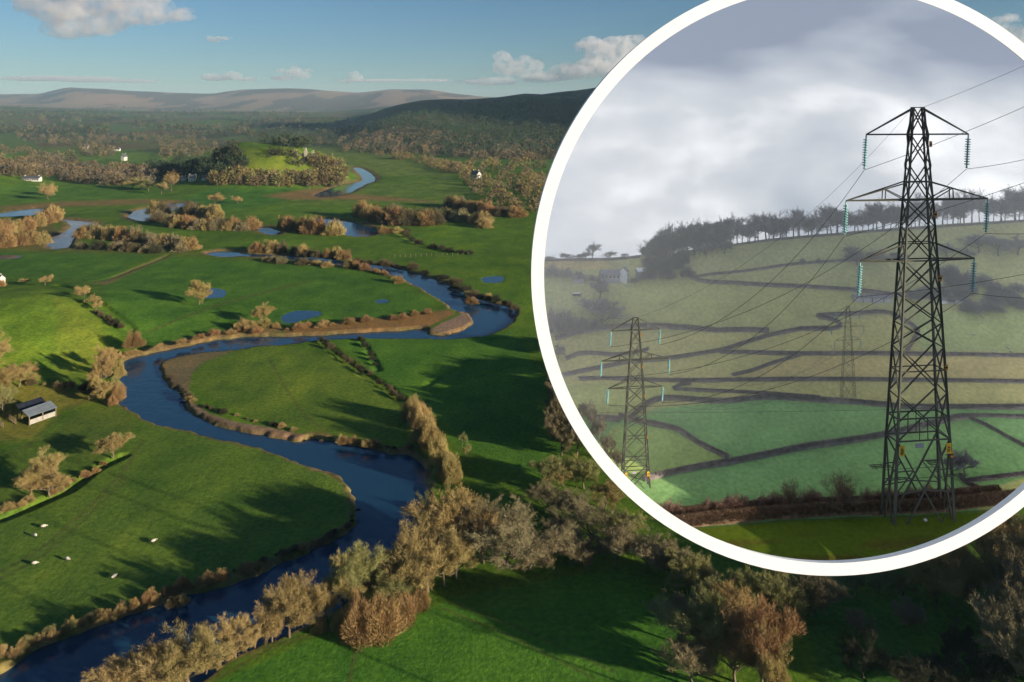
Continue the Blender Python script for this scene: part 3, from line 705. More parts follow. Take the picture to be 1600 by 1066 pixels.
wood('woodland', [([(-40,195),(20,188),(60,212),(36,222),(0,205)], .5), ([(-40,232),(40,232),(60,252),(-40,262)], .5)], 110, (7, 11), ['wtan', 'hedge', 'wtan'], 'rusty wood on the hill at the valley side', nb=70, seed=10)
wood('woodland', [([(40,216),(200,212),(320,216),(320,226),(60,228)], .4), ([(120,228),(175,232),(180,246),(130,246)], .15), ([(250,222),(345,228),(340,246),(250,252)], .25), ([(60,238),(120,245),(120,262),(40,258)], .2)], 420, (8, 14), ['wtan', 'wgrey', 'dhedge', 'hedge'], 'brown hedgerow trees scattered over the middle farmland', nb=50, seed=11)
wood('woodland', [([(-40,166),(560,172),(560,214),(-40,214)], 1)], 2600, (10, 20), ['dhedge', 'ever', 'hedge', 'ever'], 'dark belts of woodland over the far blue lowland', nb=22, seed=12, dens_w=.2, belt=True)
wood('woodland', [([(340,200),(470,200),(560,206),(560,232),(470,232),(400,222)], 1)], 420, (9, 15), ['ever', 'dhedge', 'wtan'], 'dark woodland beyond the castle hill', nb=50, seed=13)
row_trees([(268,300,36,26,'gold'),(252,304,24,22,'tan'),(335,322,24,24,'gold'),(372,318,14,18,'tan'),(75,312,26,24,'tan'),(80,306,24,22,'tan'),(222,296,22,26,'olive'),(205,296,22,28,'tan'),(232,298,18,22,'olive'),(190,294,18,24,'hedge')], MID,
  'tan tree standing out in the far meadow below the castle hill', 'trees of the far meadow')

# ------------------------------------------------------------------ buildings, castle, sheep
def house(name, px, py, wpx, hpx, roofpx, dep, wallm, roofm, label, cat='house', rz=0.0, wins=2, chim=True, doors=1):
    L = P(px, py); s = L[1] / F
    w_, h_, r_ = wpx * s, hpx * s, roofpx * s; d_ = w_ * dep
    e = empty(name, L, rz); tag(e, label, cat)
    w2 = MB(); w2.prism([(-d_/2, -.4), (d_/2, -.4), (d_/2, h_), (0, h_ + r_ - .05), (-d_/2, h_)], -w_/2, w_/2); w2.build('wall', wallm, e)
    r = MB(); ov = .06 * w_; t = .05 * h_ + .05
    for sg in (-1, 1):
        y0, z0 = sg * (d_/2 + ov * .6), h_ - r_ * ov * 1.2 / d_
        r.prism([(y0, z0), (0, h_ + r_), (0, h_ + r_ + t), (y0, z0 + t)] if sg > 0 else [(0, h_ + r_), (y0, z0), (y0, z0 + t), (0, h_ + r_ + t)], -w_/2 - ov, w_/2 + ov)
    ro = r.build('roof', roofm, e)
    if chim:
        for x in (-w_ * .42, w_ * .42):
            MB().box(x - w_ * .035, x + w_ * .035, -w_ * .03, w_ * .03, h_ + r_ * .8, h_ + r_ * 1.35).build('chimney', wallm, ro)
    for i in range(wins):
        x = -w_/2 + w_ * (i + .5) / wins
        if doors and i == wins // 2:
            MB().box(x - w_ * .035, x + w_ * .035, -d_/2 - .06, -d_/2 + .1, 0, h_ * .62).build('door', M['wood'], e); continue
        f_ = MB().box(x - w_ * .05, x + w_ * .05, -d_/2 - .05, -d_/2 + .1, h_ * .42, h_ * .76).build('window', M['pane'], e)
    return e
house('farmhouse', 50, 283, 26, 5, 3, .35, M['white'], M['slate'], 'long white farmhouse at the edge of the brown wood', wins=7)
house('cottage', 301, 283, 11, 6, 4, .6, M['white'], M['slate'], 'biggest white cottage below the dark evergreen wood', wins=3)
house('cottage', 287, 282, 7, 4, 3, .7, M['white'], M['slate'], 'small white cottage next to the biggest white cottage', wins=2)
house('cottage', 277, 283, 6, 4, 3, .7, M['white'], M['slate'], 'small grey roofed cottage at the end of the cottage row', wins=2)
house('cottage', 319, 282, 6, 4, 3, .8, M['white'], M['slate'], 'white cottage standing alone beside the cottage row', wins=2)
house('cottage', 134, 233, 7, 4, 3, .7, M['white'], M['slate'], 'white cottage among trees on the middle farmland', wins=2)
house('cottage', 182, 236, 11, 3, 2, .4, M['white'], M['slate'], 'low pale cottage on the bright middle field', wins=3)
house('cottage', 194, 251, 7, 6, 4, .8, M['white'], M['slate'], 'cream gabled cottage under the middle field', rz=1.3, wins=2)
house('cottage', 744, 278, 16, 6, 5, .55, M['white'], M['slate'], 'white gabled cottage with a dark roof among hedgerow trees', rz=-.9, wins=3)
house('cottage', -6, 444, 22, 9, 6, .6, M['white'], M['slate'], 'white house end at the edge of the flat pasture', rz=-.3, wins=3)
house('cottage', 42, 205, 5, 3, 2, .7, M['white'], M['slate'], 'distant white cottage under the far blue lowland', wins=2)
# barn of two bays with metal roofs
bl = P(44, 652); s = bl[1] / F
e = empty('barn', bl, math.radians(-28)); tag(e, 'open farm barn with one grey and one black metal roof beside yellow trees', 'barn')
wd = 30 * s
def bay(x0, x1, roofm, y0, y1, open_):
    hh, rr = 13 * s, 7 * s; xm = (x0 + x1) / 2
    for x in (x0, x1):
        for y in (y0, (y0 + y1) / 2, y1): MB().box(x - .12, x + .12, y - .12, y + .12, -.5, hh).build('post', M['wood'], e)
    b = MB().box(x0, x1, y1 - .1, y1 + .05, 0, hh); b.build('wall', M['wood'] if open_ else M['steelroof'], e)
    if not open_: MB().box(x1 - .1, x1 + .1, y0, y1 - .15, 0, hh * .55).build('side_wall', M['concrete'], e)
    n = 6
    for sg in (-1, 1):
        xa, xb = xm, xm + sg * ((x1 - x0) / 2 + .3)
        for i in range(n):
            ya, yb = y0 - .3 + (y1 - y0 + .6) * i / n, y0 - .3 + (y1 - y0 + .6) * (i + 1) / n - .02
            r = MB(); dz = .012 * (i % 2)
            r.poly([(xa, ya, hh + rr + dz), (xa, yb, hh + rr + dz), (xb, yb, hh + dz), (xb, ya, hh + dz)])
            r.poly([(xa, ya, hh + rr - .06 + dz), (xb, ya, hh - .06 + dz), (xb, yb, hh - .06 + dz), (xa, yb, hh + rr - .06 + dz)])
            r.poly([(xa, ya, hh + rr + dz), (xb, ya, hh + dz), (xb, ya, hh - .06 + dz), (xa, ya, hh + rr - .06 + dz)])
            r.poly([(xb, ya, hh + dz), (xb, yb, hh + dz), (xb, yb, hh - .06 + dz), (xb, ya, hh - .06 + dz)])
            r.build('roof_sheet', roofm, e)
bay(0, wd * 1.05, M['steelroof'], -wd * .55, wd * .8, False)
bay(-wd * .95, -.15, M['darkroof'], -wd * .3, wd * .9, True)
# low pen beside the barn
pl = P(8, 660); pe = empty('livestock_pen', pl, math.radians(-40)); tag(pe, 'low wooden livestock pen at the end of the open barn', 'pen')
for i in range(7):
    x = -3.5 + i * 1.1
    for y in (-1.4, 1.4): MB().box(x - .07, x + .07, y - .07, y + .07, -.4, 1.3).build('post', M['wood'], pe)
for y in (-1.4, 1.4):
    for z in (.5, 1.0): MB().box(-3.5, 3.1, y - .03, y + .03, z, z + .14).build('rail', M['wood'], pe)
# castle ruin
cl = P(476, 246); cs = cl[1] / F
ce = empty('castle_ruin', cl); tag(ce, 'pale broken stone castle walls on top of the green hill', 'ruin')
for (x, y, w_, d_, h_, top) in ((-9, 0, 3.5, 2, 7, 2), (-4.5, 1, 5, 1.5, 3.5, 1), (1, -1, 3, 2.5, 8.5, -2), (4.5, 0, 3, 1.5, 3, .5), (8, 1, 2.6, 2, 6, 1.5)):
    b = MB(); k = 5
    prof = [(0, -.5), (w_, -.5)] + [(w_ * (1 - i / k), h_ + top * math.sin(i * 1.9 + x)) for i in range(k + 1)]
    n = len(prof); v = [(x + a - w_/2, y, z) for a, z in prof] + [(x + a - w_/2, y + d_, z) for a, z in prof]
    b.v = v; b.f = [tuple(range(n)), tuple(range(2 * n - 1, n - 1, -1))] + [(i, i + n, (i + 1) % n + n, (i + 1) % n) for i in range(n)]
    b.build('broken_wall', M['stone'], ce)

def sheep_mesh():
    bm = bmesh.new()
    bmesh.ops.create_icosphere(bm, subdivisions=3, radius=1)
    for v in bm.verts:
        n_ = .06 * math.sin(v.co.x * 13) * math.sin(v.co.y * 11 + 1) * math.sin(v.co.z * 12)
        v.co = Vector((v.co.x * .62 * (1 + n_), v.co.y * .30 * (1 + n_) * (1 + .12 * v.co.x), v.co.z * .33 * (1 + n_) + .68))
    me = bpy.data.meshes.new('sheep_body'); bm.to_mesh(me); bm.free(); me.materials.append(M['wool'])
    me.polygons.foreach_set('use_smooth', np.ones(len(me.polygons), bool)); return me
SHEEP_B = sheep_mesh()
hv, hf = tubes([((.5,0,.72),(.72,0,.70),.13,.11),((.72,0,.70),(.92,0,.56),.11,.055),((.72,-.08,.76),(.70,-.24,.72),.045,.015),((.72,.08,.76),(.70,.24,.72),.045,.015)], 7)
SHEEP_H = mesh_np('sheep_head', hv, hf, M['wool'], True)
LEGS = []
for x, y in ((.36,.15),(.36,-.15),(-.36,.15),(-.36,-.15)):
    bx = -.05 if x < 0 else .02
    v_, f_ = tubes([((x,y,.55),(x+bx,y,.28),.075,.05),((x+bx,y,.28),(x,y,0),.05,.04)], 6); LEGS.append(mesh_np('sheep_leg', v_, f_, M['darkface']))
for (px, py, rz, lab) in ((68,826,.3,'white sheep highest up the pasture near the ditch'),(55,840,2.6,'white sheep just below the highest sheep on the pasture'),(240,849,.9,'white sheep grazing alone in the middle of the pasture'),
        (105,877,-.4,'white sheep standing at the tip of the long tree shadow'),(54,884,.2,'white sheep beside the sheep at the shadow tip'),(178,905,1.2,'white sheep grazing inside the long tree shadow')):
    L = P(px, py); e = empty('sheep', L, rz, .8)
    tag(e, lab, 'sheep', 'sheep on the riverside pasture')
    link('body', SHEEP_B, e); link('head', SHEEP_H, e)
    for lg in LEGS: link('leg', lg, e)

# fence posts across the meadow
fe = None
for i in range(15):
    L = P(617 + i * 8.2, 402 - i * .25)
    if fe is None: fe = empty('post_fence', L); tag(fe, 'thin line of wooden fence posts across the flat meadow', 'fence'); o0 = L
    MB().box(-.12, .12, -.12, .12, -.4, 1.5).build('post', M['wood'], fe, L - o0)

# ------------------------------------------------------------------ the round white frame with the pylon landscape in it
D0 = 50.0
RC = (1300.0, 430.0)                                       # centre of the ring as the photo shows it
def Wp(px, py, Y): return Vector(((px - CX) / F * Y, Y, H - (py - YH) / F * Y))
rc = Wp(RC[0], RC[1], D0); RO, RI = 470 / F * D0, 450 / F * D0
fr = empty('round_frame', (rc.x, D0, rc.z - RO)); tag(fr, 'huge plain white circular frame around the grey pylon landscape', 'frame')
n = 160; v = []; f = []
prof = [(RO, 0), (RI, 0), (RI * 1.019, .9), (RO, .9)]
for i in range(n):
    a = 2 * math.pi * i / n
    for r, y in prof: v.append((math.cos(a) * r, y, math.sin(a) * r + RO))
for i in range(n):
    j = (i + 1) % n
    for k in range(4):
        l = (k + 1) % 4; f.append((i*4+k, i*4+l, j*4+l, j*4+k))
rim = link('rim', mesh_np('rim', v, f, M['ringwhite']), fr)

# hillside in the frame: depth chosen as a real slope, 50 m to 84 m away
E_X, E_Y = [815, 1050, 1250, 1430, 1570, 1800], [842, 828, 812, 806, 796, 780]
S_X = [815, 930, 1000, 1060, 1090, 1200, 1300, 1400, 1500, 1600, 1800]
S_Y = [410, 404, 400, 394, 389, 374, 364, 356, 349, 343, 330]
YF, YB = 56.6, 83.0
def depth2(px, py):
    px = np.asarray(px, float); py = np.asarray(py, float)
    e_, s_ = np.interp(px, E_X, E_Y), np.interp(px, S_X, S_Y)
    near = 50.5 + (890 - py) / (890 - e_) * (YF - 50.5)
    t = np.clip((e_ - py) / (e_ - s_), 0, 1.3)
    flat = YF + t * (YB - YF) 
    return np.where(py > e_, near, flat)
def Q(px, py, dz=0):
    p = Wp(px, py, float(depth2(px, py))); p.z += dz; return p
xs = np.arange(815, 1800, 4.0)
ss = np.concatenate([np.linspace(-.2, 0, 26)[:-1], np.linspace(0, 1, 150)])
PX2 = np.broadcast_to(xs[None], (len(ss), len(xs))).copy()
e_, s_ = np.interp(xs, E_X, E_Y)[None], np.interp(xs, S_X, S_Y)[None]
PY2 = np.where(ss[:, None] < 0, e_ + (-ss[:, None] / .2) * (905 - e_), e_ + ss[:, None] * (s_ - e_))
DD = np.where(ss[:, None] < 0, YF + (ss[:, None] / .2) * (YF - 50.45), YF + ss[:, None] * (YB - YF))
X2 = (PX2 - CX) / F * DD; Z2 = H - (PY2 - YH) / F * DD; Y2 = np.broadcast_to(DD, X2.shape).copy()
# the ground goes on over the brow, falling away
back = [(k, YB + k * 1.6) for k in (1, 2)]
for k, yb in back:
    X2 = np.concatenate([X2, X2[-1:] / Y2[-1:] * yb]); Z2 = np.concatenate([Z2, Z2[len(ss)-1:len(ss)] - 1.2 * k]); Y2 = np.concatenate([Y2, np.full((1, len(xs)), yb)])
    PX2 = np.concatenate([PX2, PX2[-1:]]); PY2 = np.concatenate([PY2, PY2[-1:]])
Z2 += .10 * (vnoise(X2 / 2.5, Y2 / 2.5, 51) - .5)
e_all = np.interp(PX2, E_X, E_Y); C2 = np.zeros(X2.shape + (3,)); C2[:] = (.135, .150, .085)
def paint2(pts, col, soft=3, amt=1.0):
    bb = np.asarray(pts, float); d = sdist(PX2, PY2, bb); a_ = ((1 - sstep(-soft, soft, d)) * amt)[..., None]
    global C2; C2 = C2 * (1 - a_) + np.array(col) * a_
paint2([(800,640),(985,656),(1060,625),(1200,622),(1400,635),(1800,637),(1800,830),(800,850)], (.078,.150,.070))
paint2([(960,665),(1040,668),(1135,715),(1020,745),(900,760)], (.115,.165,.065))
paint2([(800,520),(1200,520),(1400,490),(1440,550),(1800,555),(1800,637),(1430,637),(1200,622),(1000,640),(800,640)], (.165,.165,.085))
paint2([(1150,585),(1200,570),(1260,555),(1600,558),(1800,592),(1060,594)], (.185,.165,.09))
paint2([(860,600),(1060,600),(1180,612),(1040,622),(960,650),(860,650)], (.145,.165,.075), 3)
paint2([(1430,490),(1800,470),(1800,555),(1440,545)], (.130,.165,.085))
paint2([(1010,440),(1080,438),(1400,462),(1280,490),(1200,520),(1000,508),(930,470)], (.135,.15,.075), 6)
paint2([(1530,768),(1620,742),(1620,800),(1530,800)], (.16,.17,.075))
paint2([(850,404),(940,404),(960,420),(850,425)], (.17,.15,.085))
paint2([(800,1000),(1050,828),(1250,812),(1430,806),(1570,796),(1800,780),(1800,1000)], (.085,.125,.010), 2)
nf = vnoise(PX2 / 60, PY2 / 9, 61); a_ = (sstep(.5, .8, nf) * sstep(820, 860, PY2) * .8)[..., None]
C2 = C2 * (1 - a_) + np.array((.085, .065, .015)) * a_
C2[PY2 < e_all] *= np.array((2.8, 2.55, 2.0))  # hillside colours lifted to offset the weak overcast light
C2 *= (.88 + .24 * vnoise(X2 / 1.8, Y2 / 1.2, 62))[..., None]
nr2, nc2 = X2.shape; id2 = np.arange(nr2 * nc2).reshape(nr2, nc2)
f2 = np.stack([id2[:-1, :-1], id2[:-1, 1:], id2[1:, 1:], id2[1:, :-1]], -1).reshape(-1, 4)
rr = np.hypot(PX2 - RC[0], PY2 - RC[1]).ravel()
f2 = f2[(rr[f2] < 458).all(1)]
def hill_material():
    m = bpy.data.materials.new('hill_grass'); m.use_nodes = True
    N, L = m.node_tree.nodes, m.node_tree.links
    b = N['Principled BSDF']; b.inputs['Roughness'].default_value = .95; b.inputs['Specular IOR Level'].default_value = .05
    at = N.new('ShaderNodeAttribute'); at.attribute_name = 'cover'; tc = N.new('ShaderNodeTexCoord')
    no = N.new('ShaderNodeTexNoise'); no.inputs['Scale'].default_value = 3; no.inputs['Detail'].default_value = 8; L.new(tc.outputs['Object'], no.inputs['Vector'])
    r = N.new('ShaderNodeValToRGB'); r.color_ramp.elements[0].position = .3; r.color_ramp.elements[1].position = .7
    r.color_ramp.elements[0].color = (.8,.82,.8,1); r.color_ramp.elements[1].color = (1.2,1.18,1.15,1); L.new(no.outputs['Fac'], r.inputs[0])
    x = N.new('ShaderNodeMix'); x.data_type = 'RGBA'; x.blend_type = 'MULTIPLY'; x.inputs[0].default_value = 1
    L.new(at.outputs['Color'], x.inputs[6]); L.new(r.outputs[0], x.inputs[7]); L.new(x.outputs[2], b.inputs['Base Color'])
    bp = N.new('ShaderNodeBump'); bp.inputs['Strength'].default_value = .4; bp.inputs['Distance'].default_value = .1
    n2 = N.new('ShaderNodeTexNoise'); n2.inputs['Scale'].default_value = 9; n2.inputs['Detail'].default_value = 6; L.new(tc.outputs['Object'], n2.inputs['Vector'])
    L.new(n2.outputs['Fac'], bp.inputs['Height']); L.new(bp.outputs[0], b.inputs['Normal'])
    return m
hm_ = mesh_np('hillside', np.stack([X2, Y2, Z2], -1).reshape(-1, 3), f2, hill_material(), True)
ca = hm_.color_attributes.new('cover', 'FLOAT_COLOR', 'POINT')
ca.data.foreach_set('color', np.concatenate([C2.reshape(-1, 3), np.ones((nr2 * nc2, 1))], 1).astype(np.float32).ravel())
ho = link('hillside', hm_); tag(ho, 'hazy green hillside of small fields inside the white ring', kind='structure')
sm_ = ho.modifiers.new('thick', 'SOLIDIFY'); sm_.thickness = .3; sm_.offset = -1

# overcast sky behind the hillside: closes the frame as a bowl
def bowl(k, ys, close=True):
    v, f = [], []; n = 96
    for y in ys:
        c = Wp(RC[0], RC[1], y); r = k * y / F
        for i in range(n):
            a = 2 * math.pi * i / n; v.append((c.x + math.cos(a) * r, y, c.z + math.sin(a) * r))
    for q in range(len(ys) - 1):
        for i in range(n):
            j = (i + 1) % n; f.append((q*n+i, q*n+j, (q+1)*n+j, (q+1)*n+i))
    yb = ys[-1]; c = Wp(RC[0], RC[1], yb); m0 = len(v)
    rings = 14
    for q in range(1, rings):
        r = k * yb / F * (1 - q / rings)
        for i in range(n):
            a = 2 * math.pi * i / n; v.append((c.x + math.cos(a) * r, yb + 1.5 * math.sin(min(1, q / 3) * math.pi / 2), c.z + math.sin(a) * r))
    for q in range(rings - 1):
        b0 = (len(ys) - 1) * n if q == 0 else m0 + (q - 1) * n; b1 = m0 + q * n
        for i in range(n):
            j = (i + 1) % n; f.append((b0+i, b0+j, b1+j, b1+i))
    v.append((c.x, yb + 1.5, c.z)); b0 = m0 + (rings - 2) * n
    f += [(b0 + i, b0 + (i + 1) % n, len(v) - 1) for i in range(n)]
    return v, f
def above_hill(v, f, drop):
    out = []
    for q in f:
        c = np.mean([v[i] for i in q], axis=0); px = CX + F * c[0] / c[1]; 
        t = np.clip((c[1] - YF) / (YB - YF), 0, 1); e0, s0 = np.interp(px, E_X, E_Y), np.interp(px, S_X, S_Y)
        pyh = e0 + t * (s0 - e0) if c[1] > YF else e0 + (YF - c[1]) / (YF - 50.45) * (905 - e0)
        zh = H - (pyh - YH) / F * c[1]
        if c[2] > zh - drop: out.append(q)
    return out
def overcast_material():
    m = bpy.data.materials.new('overcast_cloud'); m.use_nodes = True
    N, L = m.node_tree.nodes, m.node_tree.links; N.remove(N['Principled BSDF'])
    em = N.new('ShaderNodeEmission'); L.new(em.outputs[0], N['Material Output'].inputs[0])
    tc = N.new('ShaderNodeTexCoord'); mp = N.new('ShaderNodeMapping'); mp.inputs['Scale'].default_value = (.03, .03, .075); mp.inputs['Location'].default_value = (.9, .3, .35)
    L.new(tc.outputs['Object'], mp.inputs[0])
    n1 = N.new('ShaderNodeTexNoise'); n1.inputs['Scale'].default_value = 1.0; n1.inputs['Detail'].default_value = 7; n1.inputs['Roughness'].default_value = .5; n1.inputs['Distortion'].default_value = .25
    L.new(mp.outputs[0], n1.inputs['Vector'])
    r = N.new('ShaderNodeValToRGB'); el = r.color_ramp.elements
    el[0].position = .34; el[0].color = (.21, .25, .33, 1)
    el[1].position = .66; el[1].color = (.95, .96, .97, 1)
    a1 = el.new(.44); a1.color = (.35, .39, .455, 1); a2 = el.new(.55); a2.color = (.54, .565, .60, 1)
    sx = N.new('ShaderNodeSeparateXYZ'); L.new(tc.outputs['Object'], sx.inputs[0])
    mr = N.new('ShaderNodeMapRange'); mr.inputs[1].default_value = 91; mr.inputs[2].default_value = 76; mr.inputs[3].default_value = -.16; mr.inputs[4].default_value = .04; L.new(sx.outputs['Z'], mr.inputs[0])
    ad = N.new('ShaderNodeMath'); L.new(n1.outputs['Fac'], ad.inputs[0]); L.new(mr.outputs[0], ad.inputs[1])
    L.new(ad.outputs[0], r.inputs[0]); L.new(r.outputs[0], em.inputs[0]); em.inputs[1].default_value = 0.74
    return m
v, f = bowl(461, list(np.linspace(50.85, 86, 40)))
so_ = link('sky', mesh_np('sky', v, above_hill(v, f, 1.2), overcast_material(), True)); tag(so_, 'grey overcast cloud above the pylon hillside', kind='structure')
v, f = bowl(465.3, list(np.linspace(50.45, 88, 42)))
shell = link('shell', mesh_np('shell', [(x - rc.x, y - D0, z - rc.z + RO) for x, y, z in v], above_hill(v, f, 1.8), M['ringwhite'], True), fr)
for (x, y) in ((48, 58), (58, 70), (66, 80), (70, 84)):
    pv, pf = tubes([((x - rc.x, y - D0, -(rc.z - RO) - .5), (x - rc.x, y - D0, 60 - (rc.z - RO)), .16, .16)], 8)
    link('post', mesh_np('post', pv, pf, M['ringwhite']), fr)

# ---- hedges on the hillside
def hedge(line, wpx, hpx, label, m='mhedge', seed=0, twig=1.0, group=None, name='hedge', step=3.0):
    p = smooth_poly(line, 10, False)
    keep = np.hypot(p[:, 0] - RC[0], p[:, 1] - RC[1]) < 462; p = p[keep]
    if len(p) < 2: return
    # resample evenly in px
    d = np.r_[0, np.cumsum(np.hypot(*np.diff(p, axis=0).T))]; k = max(3, int(d[-1] / step))
    t = np.linspace(0, d[-1], k); p = np.stack([np.interp(t, d, p[:, 0]), np.interp(t, d, p[:, 1])], 1)
    C_ = np.array([Q(a, b) for a, b in p]); rng = np.random.default_rng(seed + 100)
    tn = np.gradient(C_, axis=0); tn[:, 2] = 0; tn /= np.linalg.norm(tn, axis=1)[:, None]; sd_ = np.stack([-tn[:, 1], tn[:, 0], 0 * tn[:, 0]], 1)
    s = C_[:, 1] / F; w = wpx * s / 2; h = hpx * s
    lf = lambda a_: a_ * np.convolve(rng.normal(size=k + 8), np.ones(9) / 3, 'valid')
    jw = 1 + lf(.16); jh = 1 + lf(.13)
    prof = [(-1, -.35), (-1.05, .35), (-.8, .8), (-.25, 1.0), (.25, 1.0), (.8, .8), (1.05, .35), (1, -.35)]; q = len(prof)
    v = []
    for a, b in prof:
        v.append(C_ + sd_ * (a * w * jw)[:, None] + np.array((0, 0, 1)) * (b * h * jh * .86)[:, None])
    v = np.stack(v, 1).reshape(-1, 3)
    f = [(i*q+j, (i+1)*q+j, (i+1)*q+j+1, i*q+j+1) for i in range(k-1) for j in range(q-1)] 
    f += [tuple(range(q)), tuple(range((k-1)*q + q - 1, (k-1)*q - 1, -1))]
    e = empty(name, C_[k // 2]); tag(e, label, 'hedge', group)
    c0 = C_[k // 2]
    link('thicket', mesh_np('thicket', v - c0, f, M[m], True), e)
    nt_ = int(k * 90 * twig); i = rng.integers(0, k, nt_)
    a = rng.uniform(-1, 1, nt_); zz = np.where(rng.random(nt_) < .6, np.sqrt(np.clip(1 - a * a * .6, 0, 1)), rng.uniform(.1, .9, nt_)); a = np.where(zz < .6, np.sign(a) * .95, a)
    base = C_[i] + sd_[i] * (a * w[i])[:, None] + np.array((0, 0, 1)) * (zz * h[i] * .95)[:, None] + tn[i] * (rng.uniform(-.5, .5, nt_) * step * s[i])[:, None]
    dr = sd_[i] * (a * .7)[:, None] + np.array((0, 0, .8)) + rng.normal(size=(nt_, 3)) * .45
    bv, bf = blades(base, dr, h[i] * rng.uniform(.2, .6, nt_), np.full(nt_, .9) * s[i], rng)
    link('twigs', mesh_np('twigs', bv - c0, bf, M[m]), e)
    return e
HED = [
 ([(1005,750),(1080,734),(1150,722),(1200,712),(1260,700),(1330,690),(1390,680),(1440,668),(1495,655),(1520,654)], 8, 9, 'long brown hedge rising across the bright green field behind the tall pylon'),
 ([(968,652),(1000,660),(1040,668),(1065,676),(1090,693),(1137,716)], 7, 8, 'brown hedge bending down to meet the long rising hedge'),
 ([(925,657),(945,656),(968,658)], 7, 9, 'short dark hedge end beside the second pylon'),
 ([(985,655),(1000,641),(1020,628),(1050,624),(1130,629),(1200,623),(1300,628),(1380,634),(1430,638),(1620,638)], 6, 8, 'long dark hedge along the top of the bright green field'),
 ([(1053,609),(1120,612),(1200,616),(1280,622)], 4, 5, 'thin hedge wedged between two long dark hedges'),
 ([(905,593),(960,593),(1060,596),(1250,594),(1400,595),(1620,598)], 5, 6, 'long straight hedge across the tan fields'),
 ([(1052,608),(1064,602),(1078,600),(1062,596)], 5, 5, 'short kinked hedge joining the straight hedge'),
 ([(1145,587),(1175,580),(1200,571),(1235,560),(1256,554)], 4, 5, 'slanting hedge below the upper straight hedge'),
 ([(1125,551),(1250,554),(1400,554),(1620,558)], 5, 6, 'upper straight hedge across the hillside'),
 ([(878,588),(930,577),(985,567),(1047,561),(1123,549),(1165,537),(1200,526),(1250,516),(1290,514)], 5, 6, 'long curving hedge climbing behind the second pylon'),
 ([(1250,515),(1290,516),(1313,511),(1305,502),(1278,495),(1330,492),(1381,489),(1410,500),(1434,518),(1428,532),(1418,548)], 5, 6, 'hooked hedge below the row of houses'),
 ([(885,562),(907,554),(935,554),(959,556),(990,553),(1012,548)], 4, 6, 'low hedge of bushes above the curving hedge'),
 ([(868,531),(900,522),(933,516),(970,512),(1009,511)], 5, 7, 'dark hedge below the big bare tree'),
 ([(1010,511),(1046,512)], 6, 8, 'short dense hedge block next to the dark hedge'),
 ([(1045,513),(1070,514),(1116,518)], 5, 8, 'second dense hedge block on the same field edge'),
 ([(1115,519),(1150,518),(1175,518),(1200,519)], 5, 8, 'third dense hedge block reaching the curving hedge'),
 ([(1078,434),(1100,441),(1150,444),(1200,447),(1250,449),(1340,455),(1400,462),(1480,470)], 5, 6, 'hedge running past the row of houses'),
 ([(1080,435),(1110,430),(1140,427),(1170,424),(1210,418),(1250,413),(1310,409),(1360,408),(1420,402)], 3, 4, 'thin hedge across the upper field'),
 ([(1490,653),(1530,651),(1620,653)], 4, 6, 'hedge at the top of the small green field right of the tall pylon'),
 ([(1521,657),(1545,668),(1570,682),(1620,708)], 5, 6, 'hedge slanting down through the small green fields'),
 ([(1508,754),(1535,750),(1570,746),(1620,740)], 6, 7, 'hedge rising from the two trunk tree'),
 ([(1500,745),(1512,757),(1530,765),(1533,772),(1522,782)], 6, 7, 'crooked hedge below the two trunk tree'),
 ([(850,408),(900,407),(960,406),(1000,402)], 3, 4, 'hedge along the brow beyond the farmhouse'),
 ([(1090,392),(1200,377),(1300,368),(1400,360),(1500,353),(1620,345)], 3, 3, 'low hedge under the skyline row of trees'),
]
for i, (l, w_, h_, lab) in enumerate(HED): hedge(l, w_ * .75, h_ * .72, lab, seed=i)
hedge([(1040,826),(1130,815),(1250,805),(1330,801),(1430,798),(1500,793),(1590,782)], 12, 13, 'clipped brown hedge along the near olive field', 'mhedge2', 200, 3)
hedge([(1030,808),(1130,798),(1250,791),(1370,786),(1470,778),(1560,770)], 10, 9, 'second brown hedge behind the near clipped hedge', 'mhedge2', 201, 3)

# ---- trees on the hillside
HT = species('hill_tree', range(51, 55), limbs=8, spread=.45, base=.26, ntw=3600, tw=.012, tl=.09, rfac=1.1)
HTB = [dome_bush(s_, 5200, .012, .10, 'hill_bush') for s_ in range(61, 65)]
HTW = species('hill_shrub', range(66, 68), stems=14, spread=.7, ntw=7000, tw=.006, tl=.10, depth=3, upr=.22)
def hplant(px, py, hp, wp, lib, label, group=None, m='mtwig', name='bare_tree', cat='tree', bark='mbark', dy=0):
    L = Q(px, py); 
    if dy: L = Wp(px, py, L.y + dy)
    s = L.y / F
    return plant(name, random.choice(lib), L, hp * s, wp * s / (.75 if lib is HT else 1.3), M[m], label, cat, group, bark=M[bark], trunk='trunk' if lib is not HTB else 'stem', sink=.05)
for i in range(74):
    px = 1085 + i * 7.3 + random.uniform(-4, 4)
    if math.hypot(px - RC[0], 350 - RC[1]) > 455: continue
    b = float(np.interp(px, S_X, S_Y)) + random.uniform(-1, 3)
    hplant(px, b, np.interp(px, [1085, 1200, 1300, 1600], [50, 46, 46, 58]) * random.uniform(.55, 1.12), random.uniform(20, 40), HT, 'dark bare tree in the row along the skyline', 'skyline row of trees', bark='mbark')
for i in range(34):
    px = 1010 + i * 3.8 + random.uniform(-4, 4); b = float(np.interp(px, S_X, S_Y)) + random.uniform(0, 14)
    hplant(px, b, np.interp(px, [1010, 1040, 1140], [32, 50, 48]) * random.uniform(.65, 1.1), random.uniform(26, 36), HT, 'dense dark tree at the end of the skyline row', 'dense skyline wood', m='mever')
for i in range(16):
    px = 1010 + 80 * random.random(); py = 405 + 30 * random.random()
    hplant(px, py, random.uniform(18, 30), random.uniform(24, 34), HTB, 'dark bush in the wood beside the farmhouse', 'dark bushes by the farmhouse', m='mever', name='bush', cat='bush')
